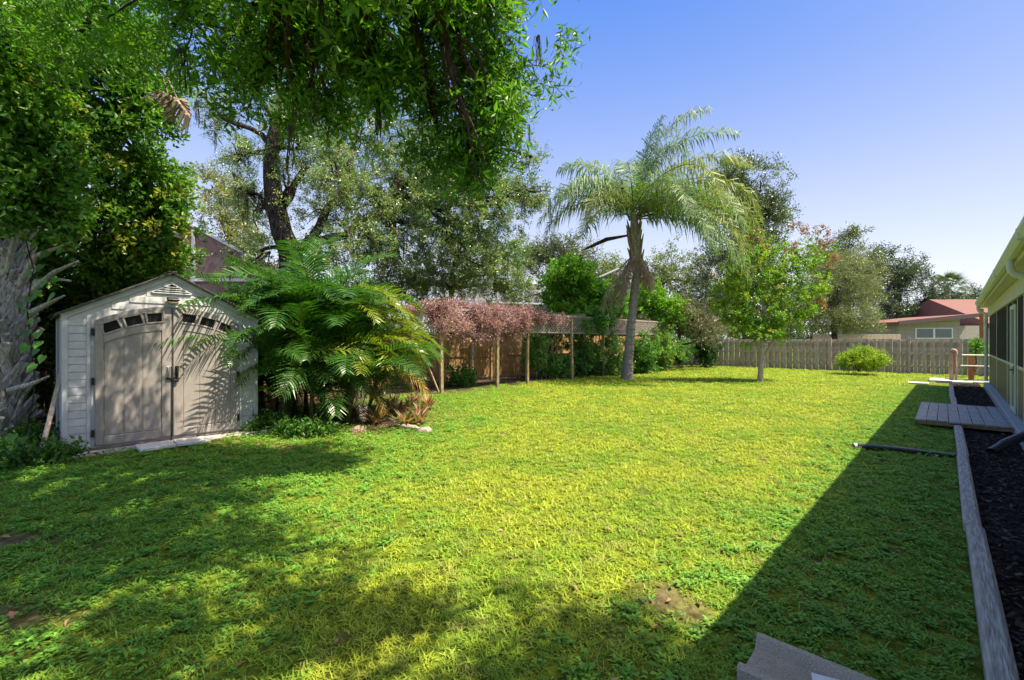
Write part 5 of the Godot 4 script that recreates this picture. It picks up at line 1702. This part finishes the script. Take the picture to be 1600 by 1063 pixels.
func build_shrubs() -> void:
	var big := twig_mesh(301, 16, 0.17, 0.12, 0.30, "leaf", 0.1, true, true)
	var mid := twig_mesh(302, 20, 0.12, 0.065, 0.26, "leaf", 0.15, true, true)
	var small := twig_mesh(303, 26, 0.065, 0.035, 0.2, "leaf", 0.0, true, true)
	var dry := twig_mesh(304, 22, 0.08, 0.02, 0.45, "oak_leaf", 0.1, true)
	var g1 := [Color(.09, .23, .025), Color(.21, .36, .04)]
	var g2 := [Color(.06, .17, .04), Color(.15, .30, .065)]
	var g3 := [Color(.08, .18, .045), Color(.20, .32, .09), Color(.36, .38, .16)]
	shrub("tall_shrub", "tall bright green large leaved shrub rising above the lattice", hv(14.7, -12.3), [blob(890, 432, 20.3, 34, 26, .8, 150), blob(872, 462, 20.3, 28, 26, .7, 110), blob(918, 452, 20.3, 26, 28, .7, 100), blob(905, 485, 20.3, 36, 26, .8, 130), blob(880, 500, 19.6, 28, 24, .6, 90)], big, g1, 321, 0.8, 1.2)
	shrub("dark_climber", "dark green climber spilling over the lattice beside the tall shrub", hv(15.6, -10.9), [blob(945, 470, 20.4, 26, 30, .6, 110), blob(925, 500, 19.2, 30, 22, .4, 110), blob(905, 510, 18.6, 20, 14, .35, 50), blob(962, 455, 20.6, 16, 18, .5, 40)], mid, g2, 322, 0.8, 1.2, -0.3, "climber")
	shrub("bright_shrub", "sunlit shrub right of the queen palm trunk above the lattice", hv(20.2, -12.0), [blob(1012, 465, 23.5, 24, 28, .7, 110), blob(1040, 482, 23.5, 26, 24, .7, 100), blob(970, 480, 22, 20, 24, .6, 70), blob(1060, 500, 24, 24, 22, .7, 90)], big, g1, 323, 0.7, 1.1)
	var spots := [[870, 574, 18.6, 24, 18, "lowest dark shrub at the foot of the canes, under the arbour"], [905, 556, 19.4, 28, 34, "dark shrub right of the canes under the lattice"], [950, 560, 20.0, 30, 34, "pale speckled shrub between the fourth and fifth arbour posts"], [1003, 556, 21.0, 26, 36, "shrub just right of the queen palm trunk"], [1035, 545, 22.8, 24, 36, "shrub at the right end of the arbour"], [720, 592, 15.4, 20, 18, "small low shrub under the vine by the first arbour post"], [838, 545, 17.6, 16, 30, "thin dark shrub behind the third arbour post"], [1062, 548, 25.5, 20, 22, "thin shrub in the fence corner behind the leaning trunk"]]
	for k in spots.size():
		var s: Array = spots[k]
		var bs := ap(s[0], 531, s[2]) * Vector3(1, 0, 1)
		var n := int(s[3] * s[4] * 0.16)
		shrub("understorey_shrub", s[5], bs, [blob(s[0], s[1], s[2], s[3], s[4], s[3] / FOC * s[2], n), blob(s[0] - s[3] * 0.4, s[1] + s[4] * 0.4, s[2], s[3] * 0.7, s[4] * 0.5, 0.4, n / 2)], mid, g3 if k in [2, 4, 6] else g2, 330 + k, 0.8, 1.2, -0.3, "shrub", "shrubs under the arbour")
	var cb := hv(14.0, -11.7)
	var cane := thing("cane_plant", "clump of thin tan canes leaning under the lattice", "cane plant", cb)
	var r := RandomNumberGenerator.new()
	r.seed = 41
	for q in [[838, 590, 852, 520], [853, 588, 853, 525], [858, 585, 870, 520], [861, 586, 880, 522], [864, 590, 886, 530], [846, 588, 845, 540], [812, 585, 822, 560]]:
		var b := MB.new()
		b.xf = Transform3D(Basis(), -cb)
		b.col = Color(1.5, 1.15, .8)
		limb(b, ap(q[0], q[1], 18.2) * Vector3(1, 0, 1), ap(q[2], q[3], 18.4), 0.028, 0.018, 0.05, r, 6)
		part("cane", b.mesh(M.post_wood), cane)
	var pr := MB.new()
	var pb := gp(689, 614)
	pr.beam(pb + Vector3(-0.05, 0.02, 0.1), ap(668, 570, 13.4), 0.05, 0.05, 0.006)
	tag(part("brace_pole", pr.mesh(M.post_wood), self), "short wooden pole leaning at the foot of the first arbour post", "pole")
	# wiry grey shrub with a leaning trunk
	var wb := gp(1036, 577)
	wb = ap(1036, 531, 23.5) * Vector3(1, 0, 1)
	var t := thing("wiry_shrub", "wiry grey half bare shrub with leaning trunk by the fence corner", "shrub", wb)
	var b := MB.new()
	b.xf = Transform3D(Basis(), -wb)
	limb(b, wb, ap(1062, 525, 23.5), 0.13, 0.09, 0.0, r, 8)
	limb(b, ap(1062, 525, 23.5), ap(1100, 485, 23.5), 0.09, 0.04, 0.1, r, 7)
	limb(b, ap(1055, 540, 23.5), ap(1115, 545, 23.0), 0.06, 0.02, 0.25, r, 6)
	limb(b, ap(1062, 525, 23.5), ap(1050, 480, 23.7), 0.06, 0.03, 0.0, r, 6)
	part("trunk", b.mesh(M.bark), t)
	b = MB.new()
	b.xf = Transform3D(Basis(), -wb)
	b.col = Color(2.4, 2.3, 2.2)
	for k in 130:
		var from := ap(r.randf_range(1050, 1115), r.randf_range(480, 530), 23.5 + r.randf_range(-.7, .7))
		limb(b, from, from + Vector3(r.randf_range(-.8, 1.0), r.randf_range(-.5, .9), r.randf_range(-.7, .7)), 0.016, 0.006, 0.06, r, 4)
	part("twigs", b.mesh(M.bark), t)
	crown("foliage", t, dry, 351, [blob(1085, 490, 23.5, 36, 28, 1.0, 110), blob(1105, 515, 23.2, 34, 26, .9, 90), blob(1060, 475, 23.7, 26, 24, .8, 60), blob(1130, 500, 23.6, 24, 24, .8, 60)], [Color(.17, .16, .12), Color(.27, .26, .19)], 0.7, 1.1, -0.3, 1.2)
	shrub("fence_bush", "dark bush against the back fence left of the red-tipped tree", ap(1104, 531, 25.6) * Vector3(1, 0, 1), [blob(1104, 548, 25.6, 20, 24, .7, 120), blob(1100, 530, 25.6, 14, 14, .5, 40)], mid, [Color(.02, .06, .015), Color(.05, .11, .025)], 352, 0.8, 1.2)
	# yellow green bush on the lawn
	var yb := gp(1341, 586)
	var d := -yb.z
	t = thing("lime_bush", "round lime green bush on the lawn before the back fence", "bush", yb)
	var ybl := [blob(1346, 561, d, 30, 14, .85, 120), blob(1330, 565, d, 18, 11, .5, 50), blob(1366, 563, d, 17, 11, .5, 50), blob(1350, 553, d, 18, 8, .5, 40)]
	branches(t, 353, [yb + Vector3.UP * 0.15], ybl, "bark", 0.025, "stem", 4)
	crown("foliage", t, small, 354, ybl, [Color(.17, .29, .02), Color(.33, .42, .025)], 1.0, 1.5, -0.4, 1.2)
	shrub("porch_plant", "small green plant beside the red wooden post", hv(26.2, 0.9), [blob(1527, 543, 18.7, 6, 10, .25, 16)], mid, g1, 355, 0.7, 1.0)
	# spiky plant at the foot of the areca
	var sp := gp(518, 657)
	t = thing("spiky_plant", "green spiky agave-like rosette at the foot of the areca", "plant", sp)
	for k in 15:
		var a := k * 2.4
		var el := lerpf(1.3, 0.15, k / 15.0)
		var q := MB.new()
		var g := r.randf_range(0.8, 1.2)
		q.col = Color(.06 * g, .17 * g, .05 * g)
		var dir := Vector3(cos(a) * cos(el), sin(el), sin(a) * cos(el))
		q.blade(Vector3(0, .03, 0), dir, dir.cross(Vector3.UP).normalized(), r.randf_range(0.55, 0.8), 0.055, 0.25)
		part("leaf", q.mesh(M.palm_leaf), t)
	# low plants with red and tan leaves at the edge of the bed
	var lab := ["reddish rosette plant at the tip of the bed by the lawn", "tan rosette plant behind the pale stones", "dark red rosette plant in the middle of the bed edge", "pink tipped rosette plant nearest the arbour", "brown rosette plant left of the dead frond litter", "small red rosette plant in front of the pale log", "faded rosette plant between the dead fronds", "bright red rosette plant at the right end of the bed", "reddish rosette plant just behind the pale rock", "small pink rosette plant in the dry leaves"]
	var ps := [[655, 652], [640, 640], [622, 650], [648, 630], [602, 652], [632, 668], [612, 638], [668, 640], [655, 664], [585, 662]]
	for k in ps.size():
		var at := gp(ps[k][0], ps[k][1])
		var pt := thing("bromeliad", lab[k], "plant", at, 0.0, "rosette plants in the bed")
		var q := MB.new()
		for e in 26:
			var a := e * 2.4
			var el := lerpf(1.2, 0.2, e / 26.0)
			var g := r.randf_range(0.75, 1.25)
			q.col = Color(.44, .09, .10).lerp(Color(.50, .36, .27), r.randf()) if r.randf() < 0.7 else Color(.14, .20, .06)
			q.col *= g
			var dir := Vector3(cos(a) * cos(el), sin(el), sin(a) * cos(el))
			q.leaf(Vector3(cos(a), 0, sin(a)) * 0.08 * r.randf() + Vector3.UP * r.randf_range(0, .12), dir, dir.cross(Vector3.UP).normalized(), r.randf_range(0.2, 0.36), 0.075, 0.2)
		part("foliage", q.mesh(M.leaf), pt)
	# fallen fronds and litter in the bed
	var lab2 := ["grey fallen frond hanging over the bed left of the red plants", "pale dry frond lying on the edge of the bed", "dry frond lying under the areca by the shed"]
	var dl := frond_mesh(2400, 1.4, deg_to_rad(8), deg_to_rad(22), 24, 0.34, 0.022, 0.8, 0.1, 0.12, [Color(.30, .25, .22), Color(.44, .38, .33), Color(.42, .34, .26)], "dry_leaf", 0.014, 0.2)
	var fp := [[560, 615, .75, -60.0, 0.95], [600, 658, 0.10, -15.0, 0.9], [440, 668, 0.12, 150.0, 0.9]]
	for k in 3:
		var o := part("fallen_frond", dl, self)
		o.position = gp(fp[k][0], 662 if k == 0 else fp[k][1]) + Vector3.UP * (fp[k][2] if k == 0 else 0.06)
		o.rotation = Vector3(0, deg_to_rad(fp[k][3]), deg_to_rad(-55.0 if k == 0 else -6.0))
		o.scale = Vector3.ONE * [0.55, 0.8, 0.7][k]
		tag(o, lab2[k], "palm frond", "fallen fronds in the bed")
	# bleached stones that edge the bed
	var sl := ["pale bleached rock at the tip of the bed", "flat tan rock left of the red plants", "long pale log-like rock at the lawn edge", "small grey rock under the areca"]
	var sp2 := [[664, 676, .13, .06, .09], [560, 674, .16, .06, .11], [640, 672, .30, .06, .06], [455, 676, .12, .07, .10]]
	for k in 4:
		var q := MB.new()
		q.col = [Color(.75, .70, .65), Color(.6, .46, .38), Color(.8, .72, .63), Color(.4, .38, .36)][k]
		stone(q, Vector3(sp2[k][2], sp2[k][3], sp2[k][4]), 70 + k)
		var o := part("bed_rock", q.mesh(M.stone), self)
		o.position = gp(sp2[k][0], sp2[k][1]) + Vector3.UP * 0.03
		o.rotation.y = [0.3, 1.0, -0.6, 0.2][k]
		tag(o, sl[k], "rock", "rocks edging the palm bed")
	# weeds along the shed and in the corner by the cabbage palm
	var weed := shrub("corner_weeds", "low green weeds at the foot of the cabbage palm", gp(35, 712), [[gp(20, 705) + Vector3.UP * .12, Vector3(.45, .16, .25), 60], [gp(70, 722) + Vector3.UP * .05, Vector3(.4, .08, .12), 40], [gp(0, 735) + Vector3.UP * .06, Vector3(.3, .1, .15), 30]], small, [Color(.04, .13, .02), Color(.10, .22, .03)], 361, 0.9, 1.4, -1.0, "weeds")
	weed.set_meta("kind", "stuff")
	shrub("bed_weeds", "low green weeds along the bed between the shed and the areca", gp(430, 678), [[gp(420, 672) + Vector3.UP * .06, Vector3(.45, .10, .2), 50], [gp(475, 682) + Vector3.UP * .06, Vector3(.5, .10, .15), 50]], small, [Color(.05, .15, .02), Color(.12, .24, .03)], 362, 0.9, 1.3, -1.0, "weeds").set_meta("kind", "stuff")
	# vine on the cabbage palm: big bright leaves, each its own
	var vb := gp(14, 703) + Vector3(0.2, 0, 0.15)
	var v := thing("climbing_vine", "bright heart-leaved vine climbing beside the cabbage palm trunk", "vine", vb)
	b = MB.new()
	b.xf = Transform3D(Basis(), -vb)
	b.tube([ap(40, 690, 6.3), ap(55, 600, 6.1), ap(48, 540, 6.1), ap(42, 480, 6.0), ap(52, 420, 6.0), ap(30, 340, 6.1)], [.008, .009, .009, .009, .008, .006], 5)
	part("stem", b.mesh(M.bark), v)
	var lp := [[40, 490], [52, 505], [44, 522], [60, 525], [42, 545], [58, 552], [68, 562], [55, 575], [35, 478], [48, 470], [62, 540], [35, 690], [50, 700], [20, 685], [60, 460], [70, 445], [50, 430], [66, 420], [40, 400], [75, 400], [58, 385], [90, 440], [85, 465], [30, 360], [60, 350], [90, 375], [98, 395]]
	for q in lp:
		var m := MB.new()
		var g := r.randf_range(0.7, 1.25)
		m.col = Color(.10 * g, .24 * g, .025 * g)
		var dn := (Vector3(r.randf_range(-.5, .5), -0.8, r.randf_range(0.2, .7))).normalized()
		m.xf = Transform3D(Basis(), -vb)
		m.heart(ap(q[0], q[1] - 6, 6.0 - r.randf() * 0.1), dn, dn.cross(Vector3(r.randf_range(-.4, .4), 0.5, 1)).normalized(), r.randf_range(.10, .15), r.randf_range(.10, .14))
		part("leaf", m.mesh(M.leaf), v)

func stone(q: MB, rad: Vector3, sd: int) -> void:
	var rings := 6
	var segs := 9
	var f := func(i: int, j: int) -> Vector3:
		var th := PI * i / rings
		var ph := TAU * (j % segs) / segs
		var dd := Vector3(sin(th) * cos(ph), cos(th), sin(th) * sin(ph))
		return dd * rad * (1.0 + 0.35 * nz2.get_noise_3dv(dd * 3.0 + Vector3(sd, 0, 0)))
	for i in rings:
		for j in segs:
			var a: Vector3 = f.call(i, j)
			var b: Vector3 = f.call(i, j + 1)
			var c: Vector3 = f.call(i + 1, j + 1)
			var d: Vector3 = f.call(i + 1, j)
			if i == 0:
				q.out_tri(a, c, d, Vector3.ZERO)
			elif i == rings - 1:
				q.out_tri(a, b, c, Vector3.ZERO)
			else:
				q.out_quad(a, b, c, d, Vector3.ZERO)

# ------------------------------------------------------------------ small things
func build_small_things() -> void:
	# black corrugated drain pipe lying on the lawn
	var p := thing("drain_pipe", "black corrugated drain pipe lying across the lawn to the timber", "pipe", hv(8.15, -0.4))
	var a := gp(1339, 701)
	var z := gp(1499, 717)
	var b := MB.new()
	b.xf = Transform3D(Basis(), -p.position)
	var pts := []
	var rad := []
	for k in 61:
		var t := k / 60.0
		pts.append(a.lerp(z, t) + Vector3(0, 0.038 + 0.012 * sin(t * 5.0), 0.02 * sin(t * 4.0)))
		rad.append(0.034 if k % 2 == 0 else 0.039)
	b.tube(pts, rad, 12)
	part("corrugated_tube", b.mesh(M.black_plastic), p)
	b = MB.new()
	b.xf = Transform3D(Basis(), -p.position)
	b.tube([a + Vector3(-0.05, 0.036, 0), a + Vector3(0.04, 0.038, 0)], [0.036, 0.036], 12)
	part("end_cap", b.mesh(M.pale_concrete), p)
	# black downspout extension in the mulch
	b = MB.new()
	var e0 := gp(1549, 712) + Vector3.UP * 0.05
	var e1 := hv(9.5, 0.84, 0.24)
	b.tube([e0, e0.lerp(e1, 0.3) + Vector3.UP * 0.015, e0.lerp(e1, 0.32) + Vector3.UP * 0.02, e1], [.052, .052, .060, .060], 12)
	tag(part("downspout_extension", b.mesh(M.black_plastic), self), "black plastic downspout extension lying on the dark mulch", "pipe")
	# concrete splash block in front
	var s := thing("splash_block", "concrete splash block at the bottom edge of the picture", "splash block", hv(2.33, -0.67), TURN_V)
	b = MB.new()
	var prof := PackedVector2Array([Vector2(-.165, 0), Vector2(.165, 0), Vector2(.165, .085), Vector2(.15, .10), Vector2(.128, .095), Vector2(.105, .045), Vector2(.06, .036), Vector2(-.06, .036), Vector2(-.105, .045), Vector2(-.128, .095), Vector2(-.15, .10), Vector2(-.165, .085)])
	b.xf = Transform3D(Basis(Vector3(0, 0, 1), Vector3.UP, Vector3(-1, 0, 0)), Vector3.ZERO)
	b.prism(prof, -0.75, 0.0)
	part("trough", b.mesh(M.aggregate), s)
	b = MB.new()
	b.xf = Transform3D(Basis(Vector3.UP, 0.25), Vector3.ZERO)
	b.box(Vector3(0.36, 0.052, 0.03), Vector3(0.22, 0.012, 0.11), Basis(Vector3.BACK, 0.04), 0.003)
	var o := part("plastic_piece", b.mesh(M.white_metal), self)
	o.position = hv(2.33, -0.67)
	o.rotation.y = TURN_V
	tag(o, "flat white plastic piece lying in the splash block", "plastic piece")
	# white splash block under the far downspout
	b = MB.new()
	b.xf = Transform3D(Basis(Vector3(0, 0, 1), Vector3.UP, Vector3(-1, 0, 0)), Vector3.ZERO)
	b.prism(prof, -0.5, 0.0)
	o = part("white_splash_block", b.mesh(M.green_white), self)
	o.position = hv(22.25, 0.22, 0.01)
	o.rotation.y = TURN_V
	tag(o, "white splash block under the far downspout", "splash block")
	# bent standpipe
	var q := ap(1487, 531, 17.0) * Vector3(1, 0, 1)
	var sp := thing("standpipe", "pinkish brown standpipe bent over at the top by the path", "pipe", q, TURN_V)
	b = MB.new()
	var pts2 := [Vector3(0, -0.05, 0)]
	pts2.append(Vector3(0, 1.05, 0))
	for k in 7:
		var an := PI * k / 6.0
		pts2.append(Vector3(0.055 - 0.055 * cos(an), 1.10 + 0.075 * sin(an), 0))
	pts2.append(Vector3(0.11, 1.0, 0))
	b.tube(pts2, [.062, .058, .058, .058, .058, .058, .058, .058, .058, .056], 10)
	part("riser", b.mesh(M.rust_metal), sp)
	b = MB.new()
	b.col = Color(1.5, 1.6, 1.6)
	b.tube([Vector3(0.11, 1.02, 0), Vector3(0.12, 0.5, 0), Vector3(0.12, -0.05, 0)], [.035, .032, .032], 9)
	part("return_pipe", b.mesh(M.rust_metal), sp)
	# slabs of the path at the house corner
	var sl := [[[21.6, -0.65], Vector3(0.55, 0.05, 0.5), "pale loose paver on the grass left of the standpipe"], [[22.9, 0.35], Vector3(1.9, 0.06, 1.3), "pale concrete slab between the standpipe and the picnic table"]]
	for k in 2:
		b = MB.new()
		b.box(Vector3(0, 0.03, 0), sl[k][1], Basis(), 0.012)
		o = part("path_slab", b.mesh(M.pale_concrete), self)
		o.position = hv(sl[k][0][0] + k * 0.9, sl[k][0][1] + k * 0.2)
		o.rotation.y = TURN_V
		tag(o, sl[k][2], "slab")
	# wooden bench table past the house corner
	var tb := thing("picnic_table", "wooden picnic table with pale planks past the house corner", "table", hv(24.4, 0.95), TURN_V)
	for k in 5:
		put("top_plank", board(Vector3(1.5, 0.035, 0.14), 0.006, "pale_concrete", Color(1.1, .98, .82)), tb, Vector3(0.3, 0.98, -0.32 + k * 0.15))
	for k in 2:
		put("seat_plank", board(Vector3(1.5, 0.035, 0.14), 0.006, "pale_concrete", Color(1.1, .98, .82)), tb, Vector3(0.25, 0.60, 0.62 + k * 0.15))
	for x in [-0.2, 0.75]:
		put("leg", board(Vector3(0.14, 0.92, 0.55), 0.008, "red_wood"), tb, Vector3(x, 0.48, 0.0))
		put("seat_arm", board(Vector3(0.06, 0.10, 1.1), 0.006, "red_wood"), tb, Vector3(x + 0.1, 0.54, 0.35))
	b = MB.new()
	b.box(Vector3(0, 1.45, 0), Vector3(0.13, 2.9, 0.13), Basis(), 0.01)
	o = part("wooden_post", b.mesh(M.red_wood), self)
	o.position = ap(1534, 531, 19.5) * Vector3(1, 0, 1)
	o.rotation.y = TURN_V
	tag(o, "tall reddish wooden post standing behind the picnic table", "post")
